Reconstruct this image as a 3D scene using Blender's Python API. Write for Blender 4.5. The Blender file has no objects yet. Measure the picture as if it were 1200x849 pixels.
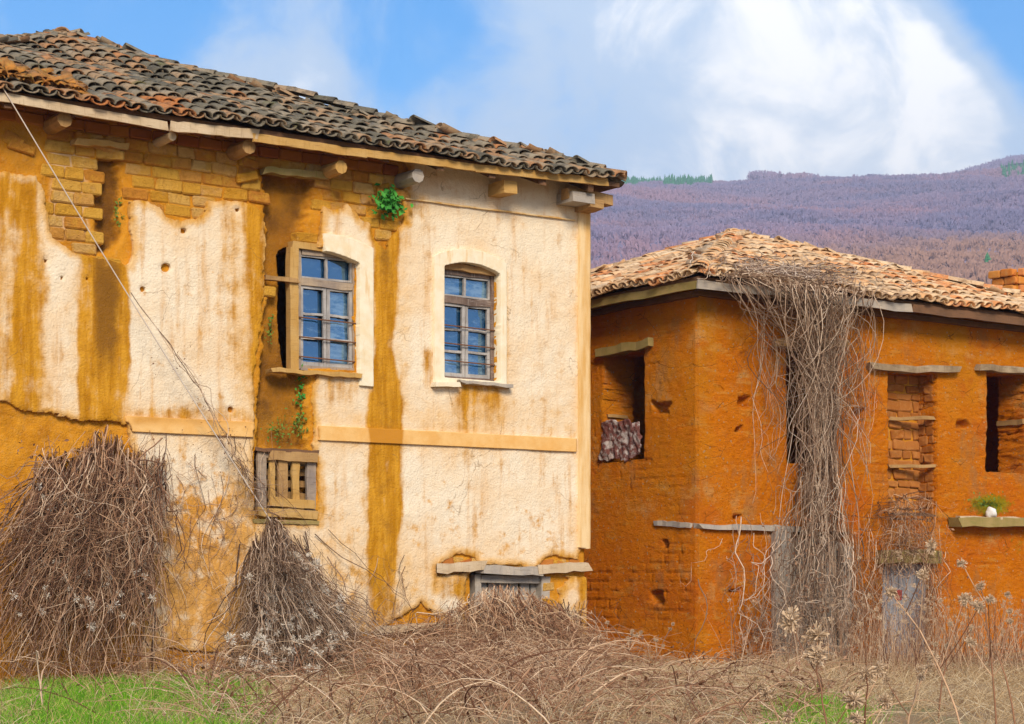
import bpy, math, random
import numpy as np
from mathutils import Matrix, Vector
random.seed(7); RNG = np.random.default_rng(7)
S = bpy.context.scene
COL = S.collection
rad = math.radians

# ------------------------------------------------------------------ camera, sky, sun, exposure
F, EYE, HZ = 2184.0, 1.1, 670.0            # focal length in reference pixels, eye height, horizon row
cam = bpy.data.cameras.new('camera'); camo = bpy.data.objects.new('camera', cam); COL.objects.link(camo)
camo.location = (0, 0, EYE); camo.rotation_euler = (rad(90), 0, 0)
cam.sensor_width = 36; cam.lens = 36 * F / 1200; cam.shift_y = (HZ - 424.5) / 1200
cam.clip_start = .1; cam.clip_end = 9000
S.camera = camo
SUN_AZ, SUN_EL = rad(171), rad(32)         # azimuth clockwise from +Y: the sun stands behind the camera to the right
sun = bpy.data.lights.new('sun', 'SUN'); suno = bpy.data.objects.new('sun', sun); COL.objects.link(suno)
sun.energy = 2.7; sun.angle = rad(20); sun.color = (1, .87, .69)
sd_ = Vector((math.sin(SUN_AZ) * math.cos(SUN_EL), math.cos(SUN_AZ) * math.cos(SUN_EL), math.sin(SUN_EL)))
suno.rotation_euler = sd_.to_track_quat('Z', 'Y').to_euler(); suno.location = (20, -20, 30)
S.view_settings.view_transform = 'Standard'; S.view_settings.look = 'None'
S.view_settings.exposure = .98; S.view_settings.gamma = 1
S.render.engine = 'CYCLES'
S.cycles.use_denoising = True
S.cycles.max_bounces = 6; S.cycles.diffuse_bounces = 3; S.cycles.glossy_bounces = 3
S.cycles.transmission_bounces = 3; S.cycles.volume_bounces = 0; S.cycles.transparent_max_bounces = 6
S.cycles.caustics_reflective = False; S.cycles.caustics_refractive = False


class NT:
    """small helper to write node trees"""
    def __init__(s, tree):
        s.t = tree; s.n = tree.nodes; s.l = tree.links
    def set(s, sock, v):
        if isinstance(v, bpy.types.NodeSocket): s.l.new(v, sock)
        elif isinstance(v, (tuple, list)) and len(v) == 3 and sock.type == 'RGBA': sock.default_value = (*v, 1)
        else: sock.default_value = v
    def math(s, op, a, b=0.0, c=0.0, clamp=False):
        n = s.n.new('ShaderNodeMath'); n.operation = op; n.use_clamp = clamp
        s.set(n.inputs[0], a); s.set(n.inputs[1], b); s.set(n.inputs[2], c); return n.outputs[0]
    def vmath(s, op, a, b=(0, 0, 0)):
        n = s.n.new('ShaderNodeVectorMath'); n.operation = op
        s.set(n.inputs[0], a)
        if op == 'SCALE': s.set(n.inputs['Scale'], b); return n.outputs[0]
        s.set(n.inputs[1], b)
        return n.outputs['Value'] if op in ('DOT_PRODUCT', 'LENGTH', 'DISTANCE') else n.outputs[0]
    def mix(s, f, a, b, mode='MIX'):
        n = s.n.new('ShaderNodeMix'); n.data_type = 'RGBA'; n.blend_type = mode; n.clamp_factor = True
        s.set(n.inputs[0], f); s.set(n.inputs[6], a); s.set(n.inputs[7], b); return n.outputs[2]
    def noise(s, vec, scale, detail=4, rough=.55, dist=0.0):
        n = s.n.new('ShaderNodeTexNoise'); s.set(n.inputs['Vector'], vec)
        n.inputs['Scale'].default_value = scale; n.inputs['Detail'].default_value = detail
        n.inputs['Roughness'].default_value = rough; n.inputs['Distortion'].default_value = dist
        return n.outputs[0]
    def n_vec(s, vec, scale):
        n = s.n.new('ShaderNodeTexNoise'); s.set(n.inputs['Vector'], vec); n.inputs['Scale'].default_value = scale; n.inputs['Detail'].default_value = 4
        return s.vmath('SUBTRACT', n.outputs[1], (.5, .5, .5))
    def voro(s, vec, scale, out=0, feat='F1'):
        n = s.n.new('ShaderNodeTexVoronoi'); n.feature = feat; s.set(n.inputs['Vector'], vec); n.inputs['Scale'].default_value = scale
        return n.outputs[out]
    def step(s, v, lo, hi):
        n = s.n.new('ShaderNodeMapRange'); n.interpolation_type = 'SMOOTHSTEP'
        s.set(n.inputs[0], v); n.inputs[1].default_value = lo; n.inputs[2].default_value = hi; return n.outputs[0]
    def ramp(s, f, stops):
        n = s.n.new('ShaderNodeValToRGB'); e = n.color_ramp.elements
        while len(e) < len(stops): e.new(.5)
        for k, (p, c) in enumerate(stops): e[k].position = p; e[k].color = (*c, 1)
        s.set(n.inputs[0], f); return n.outputs[0]
    def attr(s, name):
        n = s.n.new('ShaderNodeAttribute'); n.attribute_name = name; return n.outputs['Fac']
    def pos(s, scale=None):
        o = s.n.new('ShaderNodeNewGeometry').outputs['Position']
        return s.vmath('MULTIPLY', o, scale) if scale else o
    def obj(s, scale=None):
        o = s.n.new('ShaderNodeTexCoord').outputs['Object']
        return s.vmath('MULTIPLY', o, scale) if scale else o
    def rnd(s):
        a = s.n.new('ShaderNodeObjectInfo').outputs['Random']
        b = s.n.new('ShaderNodeNewGeometry').outputs['Random Per Island']
        return s.math('FRACT', s.math('ADD', a, b))
    def bump(s, h, strength=.5, dist=.01):
        n = s.n.new('ShaderNodeBump'); n.inputs['Strength'].default_value = strength; n.inputs['Distance'].default_value = dist
        s.set(n.inputs['Height'], h); return n.outputs[0]


def material(name, fn, rough=.9, spec=.2):
    m = bpy.data.materials.new(name); m.use_nodes = True
    t = NT(m.node_tree); b = m.node_tree.nodes['Principled BSDF']
    b.inputs['Roughness'].default_value = rough; b.inputs['Specular IOR Level'].default_value = spec
    r = fn(t, b)
    if r is not None:
        c, nrm = r if isinstance(r, tuple) and not isinstance(r[0], float) else (r, None)
        t.set(b.inputs['Base Color'], c)
        if nrm is not None: t.set(b.inputs['Normal'], nrm)
    return m

# world: physical sky under broken cloud
w = bpy.data.worlds.new('World'); S.world = w; w.use_nodes = True
t = NT(w.node_tree); bg = w.node_tree.nodes['Background']
sky = t.n.new('ShaderNodeTexSky'); sky.sky_type = 'NISHITA'; sky.sun_disc = False
sky.sun_elevation = SUN_EL; sky.sun_rotation = SUN_AZ; sky.altitude = 600; sky.dust_density = .4; sky.ozone_density = 2.0
hs = t.n.new('ShaderNodeHueSaturation'); hs.inputs['Saturation'].default_value = 1.5; hs.inputs['Value'].default_value = 1.1
t.l.new(sky.outputs[0], hs.inputs['Color'])
dirv = t.vmath('NORMALIZE', t.n.new('ShaderNodeTexCoord').outputs['Generated'])
def skydir(px, py): return Vector(((px - 600) / F, 1, (HZ - py) / F)).normalized()
n1 = t.noise(dirv, 5.5, 7, .58, .35); n2 = t.noise(dirv, 17, 7, .62, .5)
dens = t.math('ADD', t.math('MULTIPLY', n1, .54), t.math('MULTIPLY', n2, .49))
def blob(px, py, r, amp):
    global dens
    d = t.vmath('DISTANCE', dirv, tuple(skydir(px, py)))
    dens = t.math('ADD', dens, t.math('MULTIPLY', t.step(d, r / F, r / F * .15), amp))
# the banks of cloud and the clear gaps between them
for a in ((860, 0, 200, .20), (960, 40, 170, .18), (930, 110, 190, .20), (1000, 170, 160, .10), (1060, 150, 170, .20), (1130, 110, 110, .16), (1150, 190, 150, .14), (690, 140, 280, .14), (390, 105, 170, .13), (1120, 60, 120, .08),
          (1020, 80, 62, -.17), (1190, 40, 120, -.34), (840, 60, 90, -.10), (490, 45, 150, -.20), (130, 0, 260, -.20), (330, 20, 90, -.10), (640, 120, 110, -.03), (860, 150, 70, -.05), (1190, 150, 50, -.12)): blob(*a)
el = t.n.new('ShaderNodeSeparateXYZ'); t.l.new(dirv, el.inputs[0])
dens = t.math('ADD', dens, t.math('MULTIPLY', t.step(el.outputs[2], .27, .17), .11))
veil = t.math('MULTIPLY', t.step(dens, .33, .60), .88)
thick = t.step(dens, .60, .80)
c = t.mix(veil, hs.outputs[0], (4.0, 4.9, 6.0))
c = t.mix(thick, c, t.mix(t.step(n2, .35, .6), (5.2, 5.8, 6.5), (8.0, 7.9, 7.7)))
t.set(bg.inputs['Color'], c); bg.inputs['Strength'].default_value = .1


# ------------------------------------------------------------------ house frames
ANG = rad(34.7); CA, SA = math.cos(ANG), math.sin(ANG)
class Frame:
    """house axes: u along the front to the right, v into the house, z up"""
    def __init__(s, ox, oy, oz): s.o = (ox, oy, oz)
    def front(s, px, py, v=0.0):
        rx = (px - 600) / F; t_ = (v + s.o[0] * -SA + s.o[1] * CA) / (rx * -SA + CA)
        x, y = t_ * rx - s.o[0], t_ - s.o[1]
        return x * CA + y * SA, EYE + t_ * (HZ - py) / F - s.o[2]
    def side(s, px, py, u=0.0):
        rx = (px - 600) / F; t_ = (u + s.o[0] * CA + s.o[1] * SA) / (rx * CA + SA)
        x, y = t_ * rx - s.o[0], t_ - s.o[1]
        return -x * SA + y * CA, EYE + t_ * (HZ - py) / F - s.o[2]
    def world(s, u, v, z): return s.o[0] + u * CA - v * SA, s.o[1] + u * SA + v * CA, s.o[2] + z
    def px(s, u, v, z):
        x, y, z = s.world(u, v, z); return 600 + F * x / y, HZ - F * (z - EYE) / y
LH = Frame(.876, 22.0, 0.0)
RH = Frame(2.196, 22.0, -.06)


# ------------------------------------------------------------------ numpy noise, distance fields
_perm = np.random.default_rng(3).random((256, 256))
def vnoise(x, y):
    xi = np.floor(x).astype(int); yi = np.floor(y).astype(int); fx = x - xi; fy = y - yi
    fx = fx * fx * (3 - 2 * fx); fy = fy * fy * (3 - 2 * fy)
    g = lambda a, b: _perm[a & 255, b & 255]
    return ((g(xi, yi) * (1 - fx) + g(xi + 1, yi) * fx) * (1 - fy) + (g(xi, yi + 1) * (1 - fx) + g(xi + 1, yi + 1) * fx) * fy)
def fbm(x, y, o=4, s=0):
    r = 0; a = .5
    for k in range(o):
        r = r + a * (vnoise(x * 2**k + 17.3 * k + s, y * 2**k + 9.1 * k + s * 1.7) - .5); a *= .5
    return r                                    # about -.4 to .4
def sm(x, a, b):
    t_ = np.clip((x - a) / (b - a), 0, 1); return t_ * t_ * (3 - 2 * t_)
def band(x, a, b, s): return sm(x, a - s, a + s) * (1 - sm(x, b - s, b + s))
def sdpoly(X, Y, P):
    """signed distance to a polygon, positive inside"""
    d = np.full(X.shape, 1e9); ins = np.zeros(X.shape, bool); n = len(P)
    for i in range(n):
        (ax, ay), (bx, by) = P[i], P[(i + 1) % n]
        ex, ey = bx - ax, by - ay; wx, wy = X - ax, Y - ay
        h = np.clip((wx * ex + wy * ey) / (ex * ex + ey * ey + 1e-12), 0, 1)
        d = np.minimum(d, np.hypot(wx - ex * h, wy - ey * h))
        c_ = (ay > Y) != (by > Y)
        with np.errstate(divide='ignore', invalid='ignore'):
            ins ^= c_ & (X < (bx - ax) * (Y - ay) / (by - ay) + ax)
    return np.where(ins, d, -d)


# ------------------------------------------------------------------ object helpers
def tag(o, label=None, cat=None, group=None, kind=None):
    for k, v in (('label', label), ('category', cat), ('group', group), ('kind', kind)):
        if v: o[k] = v
    return o
def link(name, me, mat=None, parent=None):
    o = bpy.data.objects.new(name, me); COL.objects.link(o)
    if mat and me and not me.materials: me.materials.append(mat)
    if parent: o.parent = parent
    return o
def empty(name, loc, rz=0):
    o = bpy.data.objects.new(name, None); COL.objects.link(o); o.location = loc; o.rotation_euler = (0, 0, rz)
    o.empty_display_size = .2; return o
def mesh_np(name, V, faces, smooth=False, attrs=None):
    """faces: list of int arrays (n,3) / (n,4)"""
    me = bpy.data.meshes.new(name); V = np.asarray(V, np.float32)
    me.vertices.add(len(V)); me.vertices.foreach_set('co', V.ravel())
    faces = [np.asarray(f, np.int32) for f in faces if len(f)]
    nl = sum(f.size for f in faces); npol = sum(len(f) for f in faces)
    me.loops.add(nl); me.loops.foreach_set('vertex_index', np.concatenate([f.ravel() for f in faces]))
    me.polygons.add(npol)
    tot = np.concatenate([np.full(len(f), f.shape[1], np.int32) for f in faces])
    me.polygons.foreach_set('loop_start', np.concatenate(([0], np.cumsum(tot)[:-1])).astype(np.int32))
    me.polygons.foreach_set('use_smooth', np.full(npol, smooth))
    for k, a in (attrs or {}).items():
        at = me.attributes.new(k, 'FLOAT', 'POINT'); at.data.foreach_set('value', np.asarray(a, np.float32))
    me.update(calc_edges=True); me.validate(); return me

class MB:
    """collects boxes, planks and lathes into one mesh"""
    def __init__(s): s.v = []; s.f = []
    def box(s, a, b, jit=0.0):
        n = len(s.v)
        for x in (a[0], b[0]):
            for y in (a[1], b[1]):
                for z in (a[2], b[2]):
                    s.v.append((x + random.uniform(-jit, jit), y + random.uniform(-jit, jit), z + random.uniform(-jit, jit)))
        for q in ((0, 1, 3, 2), (4, 6, 7, 5), (0, 4, 5, 1), (2, 3, 7, 6), (0, 2, 6, 4), (1, 5, 7, 3)): s.f.append([n + i for i in q])
        return s
    def plank(s, p, q, wv, tv, n=8, jit=.004, end=.02):
        """weathered board from p to q; wv and tv are half width and half thickness vectors"""
        p, q, wv, tv = (np.array(x, float) for x in (p, q, wv, tv)); base = len(s.v); wl = np.linalg.norm(wv)
        ax = (q - p) / np.linalg.norm(q - p)
        for i in range(n + 1):
            c_ = p + (q - p) * i / n; off = RNG.normal(0, jit, 3)
            for a, b in ((-1, -1), (1, -1), (1, 1), (-1, 1)):
                e = RNG.uniform(-end, end) * ax if i in (0, n) else 0
                s.v.append(tuple(c_ + off + a * wv * (1 + RNG.normal(0, jit / (wl + .01))) + b * tv + e))
        for i in range(n):
            for k in range(4):
                s.f.append([base + i * 4 + k, base + i * 4 + (k + 1) % 4, base + i * 4 + 4 + (k + 1) % 4, base + i * 4 + 4 + k])
        s.f.append([base + 3, base + 2, base + 1, base]); s.f.append([base + n * 4 + k for k in range(4)])
        return s
    def tube(s, pts, r, sides=8):
        pts = [np.array(p, float) for p in pts]; base = len(s.v); rr = r if isinstance(r, (list, tuple)) else [r] * len(pts)
        for i, p in enumerate(pts):
            d = pts[min(i + 1, len(pts) - 1)] - pts[max(i - 1, 0)]; d /= np.linalg.norm(d)
            a = np.cross(d, (0, 0, 1) if abs(d[2]) < .9 else (1, 0, 0)); a /= np.linalg.norm(a); b = np.cross(d, a)
            for k in range(sides):
                th = 2 * math.pi * k / sides; s.v.append(tuple(p + rr[i] * (math.cos(th) * a + math.sin(th) * b)))
        for i in range(len(pts) - 1):
            for k in range(sides):
                s.f.append([base + i * sides + k, base + i * sides + (k + 1) % sides, base + (i + 1) * sides + (k + 1) % sides, base + (i + 1) * sides + k])
        s.f.append([base + k for k in range(sides)][::-1]); s.f.append([base + (len(pts) - 1) * sides + k for k in range(sides)])
        return s
    def build(s, name, mat, parent=None, smooth=False):
        me = bpy.data.meshes.new(name); me.from_pydata([tuple(map(float, v)) for v in s.v], [], s.f)
        if smooth: me.polygons.foreach_set('use_smooth', [True] * len(me.polygons))
        me.update(); return link(name, me, mat, parent)

def sheet(name, u0, u1, z0, z1, step, keep, depth, attrs, mat, parent, skirt=.05, skirt_n=1, skirt_jit=.0, side=False, fr=None):
    """a wall skin as a fine relief grid with ragged openings; rims run back by `skirt`"""
    nu, nz = int((u1 - u0) / step) + 1, int((z1 - z0) / step) + 1
    U, Z = np.meshgrid(np.linspace(u0, u1, nu), np.linspace(z0, z1, nz), indexing='ij')
    f = keep(U, Z); gu, gz = np.gradient(f, (u1 - u0) / (nu - 1), (z1 - z0) / (nz - 1)); g2 = gu * gu + gz * gz + 1e-6
    mv = f < 0
    du = np.clip(np.where(mv, -f * gu / g2, 0), -step, step); dz = np.clip(np.where(mv, -f * gz / g2, 0), -step, step)
    pos = f > 0
    cell = pos[:-1, :-1] | pos[1:, :-1] | pos[1:, 1:] | pos[:-1, 1:]
    U = np.clip(U + du, u0, u1); Z = np.clip(Z + dz, z0, z1)
    D = depth(U, Z); A = {k: fn(U, Z) * np.ones(U.shape) for k, fn in attrs.items()}
    idx = np.arange(nu * nz).reshape(nu, nz)
    q = np.stack([idx[:-1, :-1], idx[1:, :-1], idx[1:, 1:], idx[:-1, 1:]], -1)[cell]
    V = np.stack([U, D, Z], -1).reshape(-1, 3); at = {k: a.ravel() for k, a in A.items()}
    # boundary
    e = np.concatenate([q[:, [0, 1]], q[:, [1, 2]], q[:, [2, 3]], q[:, [3, 0]]])
    key = np.sort(e, 1); kk = key[:, 0].astype(np.int64) * (nu * nz) + key[:, 1]
    un, inv, cnt = np.unique(kk, return_inverse=True, return_counts=True); be = e[cnt[inv] == 1]
    bv = np.unique(be); faces = [q]; prev = {}; last = bv
    Vs = [V]; off = len(V); look = np.full(len(V), -1); look[bv] = np.arange(len(bv))
    for k in range(1, skirt_n + 1):
        nv = V[bv].copy(); nv[:, 1] += skirt * k / skirt_n
        if skirt_jit: nv += RNG.normal(0, skirt_jit, nv.shape) * np.array([1, .5, 1])
        new = np.arange(off, off + len(bv)); off += len(bv); Vs.append(nv)
        a, b = look[be[:, 0]], look[be[:, 1]]
        faces.append(np.stack([last[a], new[a], new[b], last[b]], -1)); last = new
        at = {k_: np.concatenate([v_, v_[bv]]) for k_, v_ in at.items()}
    V = np.concatenate(Vs)
    used = np.unique(np.concatenate([x.ravel() for x in faces])); mp = np.full(len(V), -1); mp[used] = np.arange(len(used))
    V = V[used]; faces = [mp[x] for x in faces]; at = {k: v[used] for k, v in at.items()}
    if side: V = V[:, [1, 0, 2]]
    me = mesh_np(name, V, faces, True, at)
    return link(name, me, mat, parent)

def tubes(P, R, sides=3):
    """P (S,N,3) centre lines, R (S,N) radii -> vertices, quads"""
    S_, N, _ = P.shape
    T = np.gradient(P, axis=1); T /= np.linalg.norm(T, axis=2, keepdims=True) + 1e-9
    ref = np.array([.31, .85, .42]); a = np.cross(T, ref); a /= np.linalg.norm(a, axis=2, keepdims=True) + 1e-9; b = np.cross(T, a)
    th = np.arange(sides) * 2 * math.pi / sides
    V = P[:, :, None] + R[:, :, None, None] * (np.cos(th)[None, None, :, None] * a[:, :, None] + np.sin(th)[None, None, :, None] * b[:, :, None])
    idx = np.arange(S_ * N * sides).reshape(S_, N, sides); nx = np.roll(idx, -1, 2)
    q = np.stack([idx[:, :-1], nx[:, :-1], nx[:, 1:], idx[:, 1:]], -1).reshape(-1, 4)
    return V.reshape(-1, 3), q
def strand_mesh(name, groups, mat, parent=None, kind='stuff'):
    Vs, Qs, o = [], [], 0
    for P, R in groups:
        V, q = tubes(P, R); Vs.append(V); Qs.append(q + o); o += len(V)
    ob = link(name, mesh_np(name, np.concatenate(Vs), [np.concatenate(Qs)], True), mat, parent)
    if kind: ob['kind'] = kind
    return ob


# ------------------------------------------------------------------ materials (own colours; hills also carry haze, panes reflected sky, vine fill shade)
def plaster_fn(t, b):
    p = t.pos(); st = t.attr('stain'); br = t.attr('brown'); wv = t.attr('worn')
    n_big = t.noise(p, 1.3, 5, .6); n_mid = t.noise(p, 6, 6, .65); n_fine = t.noise(p, 60, 4, .7)
    streak = t.noise(t.pos((9, 9, .9)), 1.0, 5, .6)
    c = t.mix(t.step(n_big, .35, .7), (.80, .675, .50), (.765, .56, .345))
    c = t.mix(t.math('MULTIPLY', t.step(streak, .5, .75), .55), c, (.66, .40, .19))
    c = t.mix(t.math('MULTIPLY', t.step(n_mid, .55, .75), .35), c, (.60, .36, .16))
    c = t.mix(t.math('MULTIPLY', t.step(t.noise(p, 22, 5, .7), .60, .72), .5), c, (.84, .76, .62))
    sp = t.step(t.noise(p, 95, 2, .5), .66, .74)
    c = t.mix(t.math('MULTIPLY', sp, .45), c, (.30, .17, .08))
    wn = t.math('ADD', wv, t.math('MULTIPLY', t.math('SUBTRACT', n_mid, .5), 2.2))
    c = t.mix(t.step(wn, .35, .8), c, (.62, .29, .05))
    c = t.mix(t.step(t.math('ADD', wn, t.math('MULTIPLY', t.math('SUBTRACT', n_fine, .5), .8)), .75, 1.2), c, (.46, .17, .03))
    c = t.mix(t.math('MULTIPLY', t.step(t.math('ADD', t.attr('wash'), t.math('MULTIPLY', t.math('SUBTRACT', n_mid, .5), .9)), .15, .9), .75), c, (.70, .41, .14))
    s2 = t.math('ADD', st, t.math('MULTIPLY', t.math('SUBTRACT', n_mid, .5), 1.3))
    s2 = t.math('ADD', s2, t.math('MULTIPLY', t.math('SUBTRACT', streak, .5), 1.6))
    oc = t.mix(t.step(t.noise(t.pos((14, 14, 1.6)), 1.0, 6, .65), .35, .65), (.43, .18, .010), (.60, .285, .026))
    oc = t.mix(t.math('MULTIPLY', t.step(n_mid, .5, .75), .5), oc, (.36, .15, .018))
    c = t.mix(t.step(s2, .05, .95), c, oc)
    b2 = t.math('ADD', br, t.math('MULTIPLY', t.math('SUBTRACT', n_mid, .5), .9))
    c = t.mix(t.step(b2, .2, .85), c, t.mix(n_mid, (.20, .085, .012), (.27, .12, .02)))
    wp = t.vmath('ADD', p, t.vmath('SCALE', t.n_vec(p, 2.5), .5)); ck = t.voro(wp, .95, 0, 'DISTANCE_TO_EDGE')
    c = t.mix(t.math('MULTIPLY', t.math('MULTIPLY', t.step(ck, .005, .0015), t.step(t.noise(p, 1.7, 3, .6), .53, .60)), .55), c, (.22, .12, .05))
    h = t.math('ADD', t.math('MULTIPLY', t.noise(p, 42, 4, .7), 1.1), t.math('MULTIPLY', t.noise(p, 9, 3, .5), 1.0))
    return c, t.bump(h, .9, .016)
M = {}
M['plaster'] = material('lime_plaster', plaster_fn, 1.0, 0.0)

def mud_fn(t, b):                         # adobe core of the plastered house
    p = t.pos(); st = t.attr('brown'); lo = t.attr('pale')
    n1 = t.noise(p, 3.5, 6, .65); n2 = t.noise(p, 26, 5, .7)
    c = t.ramp(n1, [(.25, (.36, .13, .010)), (.5, (.56, .235, .018)), (.75, (.68, .32, .04))])
    c = t.mix(t.math('MULTIPLY', t.step(n2, .5, .75), .4), c, (.56, .33, .13))
    c = t.mix(t.step(t.math('ADD', st, t.math('MULTIPLY', t.math('SUBTRACT', n1, .5), .9)), .15, .85), c, t.mix(n2, (.085, .036, .01), (.20, .085, .018)))
    c = t.mix(t.step(t.math('ADD', lo, t.math('MULTIPLY', t.math('SUBTRACT', n1, .5), 1.2)), .3, .9), c, (.62, .40, .20))
    h = t.math('ADD', t.noise(p, 14, 6, .7), t.math('MULTIPLY', t.noise(p, 60, 3, .6), .5))
    return c, t.bump(h, .8, .03)
M['mud'] = material('adobe_mud', mud_fn, 1.0, 0.0)

def brick_fn(t, b):
    r = t.rnd(); p = t.pos(); n = t.noise(p, 18, 5, .7)
    c = t.ramp(r, [(0, (.64, .30, .03)), (.3, (.74, .40, .06)), (.55, (.74, .45, .15)), (.8, (.64, .27, .04)), (1, (.56, .22, .04))])
    c = t.mix(t.math('MULTIPLY', t.step(n, .45, .70), .5), c, (.42, .17, .02))
    c = t.mix(t.math('MULTIPLY', t.step(t.noise(p, 5, 5, .7), .50, .64), .8), c, (.70, .36, .05))
    c = t.mix(t.math('MULTIPLY', t.step(t.noise(p, 2.2, 4, .6), .56, .68), .6), c, (.64, .44, .24))
    return c, t.bump(t.math('ADD', t.noise(p, 24, 6, .75), t.noise(p, 70, 3, .7)), 1.0, .03)
M['brick'] = material('adobe_brick', brick_fn, 1.0, 0.0)
def redbrick_fn(t, b):
    r = t.rnd(); p = t.pos(); n = t.noise(p, 18, 5, .7)
    c = t.ramp(r, [(0, (.42, .14, .03)), (.5, (.34, .10, .028)), (1, (.52, .21, .04))])
    c = t.mix(t.math('MULTIPLY', n, .5), c, (.20, .07, .02))
    return c, t.bump(t.noise(p, 40, 5, .7), .6, .012)
M['redbrick'] = material('red_adobe_brick', redbrick_fn, 1.0, 0.0)

def orange_fn(t, b):                      # the red earth render of the second house
    p = t.pos(); ye = t.attr('yellow'); mo = t.attr('moss'); pa = t.attr('pale')
    n1 = t.noise(p, 2.2, 6, .6); n2 = t.noise(p, 12, 6, .7); lay = t.noise(t.pos((11, 11, 30)), 1, 6, .7)
    c = t.ramp(n1, [(.25, (.64, .165, .005)), (.5, (.73, .205, .007)), (.75, (.77, .25, .014))])
    c = t.mix(t.math('MULTIPLY', t.step(lay, .48, .70), .6), c, (.76, .25, .02))
    c = t.mix(t.math('MULTIPLY', t.step(lay, .50, .36), .4), c, (.48, .10, .004))
    c = t.mix(t.math('MULTIPLY', t.step(n2, .55, .72), .3), c, (.52, .09, .004))
    y2 = t.math('ADD', ye, t.math('MULTIPLY', t.math('SUBTRACT', n1, .5), .9))
    c = t.mix(t.step(y2, .2, .9), c, t.mix(n2, (.62, .215, .008), (.72, .28, .015)))
    c = t.mix(t.math('MULTIPLY', t.step(t.math('ADD', pa, t.math('MULTIPLY', t.math('SUBTRACT', n2, .5), .8)), .3, .9), .7), c, (.60, .33, .13))
    c = t.mix(t.math('MULTIPLY', t.step(t.noise(p, 1.1, 5, .65), .50, .62), .55), c, (.60, .115, .012))
    c = t.mix(t.math('MULTIPLY', t.step(t.noise(t.pos((2, 2, 7)), 1.3, 5, .7), .56, .66), .6), c, (.72, .33, .06))
    c = t.mix(t.math('MULTIPLY', t.step(t.noise(t.pos((1.2, 1.2, .7)), 1.6, 6, .7), .54, .68), .55), c, (.42, .20, .07))
    c = t.mix(t.math('MULTIPLY', t.step(t.noise(t.vmath('ADD', p, (9, 4, 2)), 1.9, 6, .7), .55, .68), .6), c, (.70, .36, .11))
    vb = t.voro(t.vmath('ADD', p, (7, 3, 5)), 11); c = t.mix(t.math('MULTIPLY', t.step(vb, .16, .12), .85), c, (.55, .32, .15))
    v = t.voro(p, 34); keep = t.step(t.noise(p, 9, 2), .50, .54)
    c = t.mix(t.math('MULTIPLY', t.step(t.noise(p, 75, 3, .7), .56, .68), .5), c, (.38, .075, .005))
    c = t.mix(t.math('MULTIPLY', t.step(t.noise(p, 60, 3, .7), .60, .70), .45), c, (.66, .30, .09))
    c = t.mix(t.math('MULTIPLY', t.math('MULTIPLY', t.step(v, .17, .1), keep), .8), c, (.60, .34, .18))
    v2 = t.voro(t.vmath('ADD', p, (3, 1, 2)), 14)
    c = t.mix(t.math('MULTIPLY', t.step(v2, .12, .06), .8), c, (.15, .05, .015))
    crack = t.voro(t.vmath('ADD', t.pos((1, 1, 1.6)), t.vmath('SCALE', t.noise(t.pos(), 4, 3), .25)), 2.2, 0, 'DISTANCE_TO_EDGE')
    c = t.mix(t.math('MULTIPLY', t.step(crack, .012, .0), t.step(n1, .5, .6)), c, (.20, .06, .012))
    m2 = t.math('ADD', mo, t.math('MULTIPLY', t.math('SUBTRACT', n2, .5), 1.3))
    c = t.mix(t.step(m2, .3, .7), c, (.34, .25, .012)); c = t.mix(t.step(m2, .8, 1.1), c, (.07, .11, .012))
    h = t.math('ADD', t.math('MULTIPLY', lay, 1.0), t.math('MULTIPLY', t.noise(p, 34, 6, .8), 1.6))
    return c, t.bump(h, 1.0, .03)
M['orange'] = material('red_earth_render', orange_fn, 1.0, 0.0)
def infill_fn(t, b):
    r = t.rnd(); p = t.pos(); n = t.noise(p, 15, 5, .7)
    c = t.ramp(r, [(0, (.34, .12, .025)), (.5, (.40, .155, .04)), (1, (.29, .095, .018))])
    c = t.mix(t.math('MULTIPLY', t.step(n, .45, .7), .5), c, (.46, .22, .07))
    return c, t.bump(t.noise(p, 35, 5, .7), .6, .012)
M['infill'] = material('infill_brick', infill_fn, 1.0, 0.0)
def chim_fn(t, b):
    r = t.rnd(); n = t.noise(t.pos(), 15, 5, .7)
    c = t.ramp(r, [(0, (.52, .15, .02)), (.5, (.60, .22, .035)), (1, (.55, .18, .06))])
    return t.mix(t.math('MULTIPLY', t.step(n, .45, .7), .4), c, (.60, .32, .10)), t.bump(n, .5, .01)
M['chimney'] = material('chimney_brick', chim_fn)
def stone_fn(t, b):
    r = t.rnd(); n = t.noise(t.pos(), 14, 5, .7)
    c = t.ramp(r, [(0, (.36, .20, .10)), (.5, (.42, .28, .17)), (1, (.48, .22, .07))])
    return t.mix(t.math('MULTIPLY', n, .6), c, (.22, .13, .07)), t.bump(n, .5, .02)
M['stone'] = material('field_stone', stone_fn)

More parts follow.
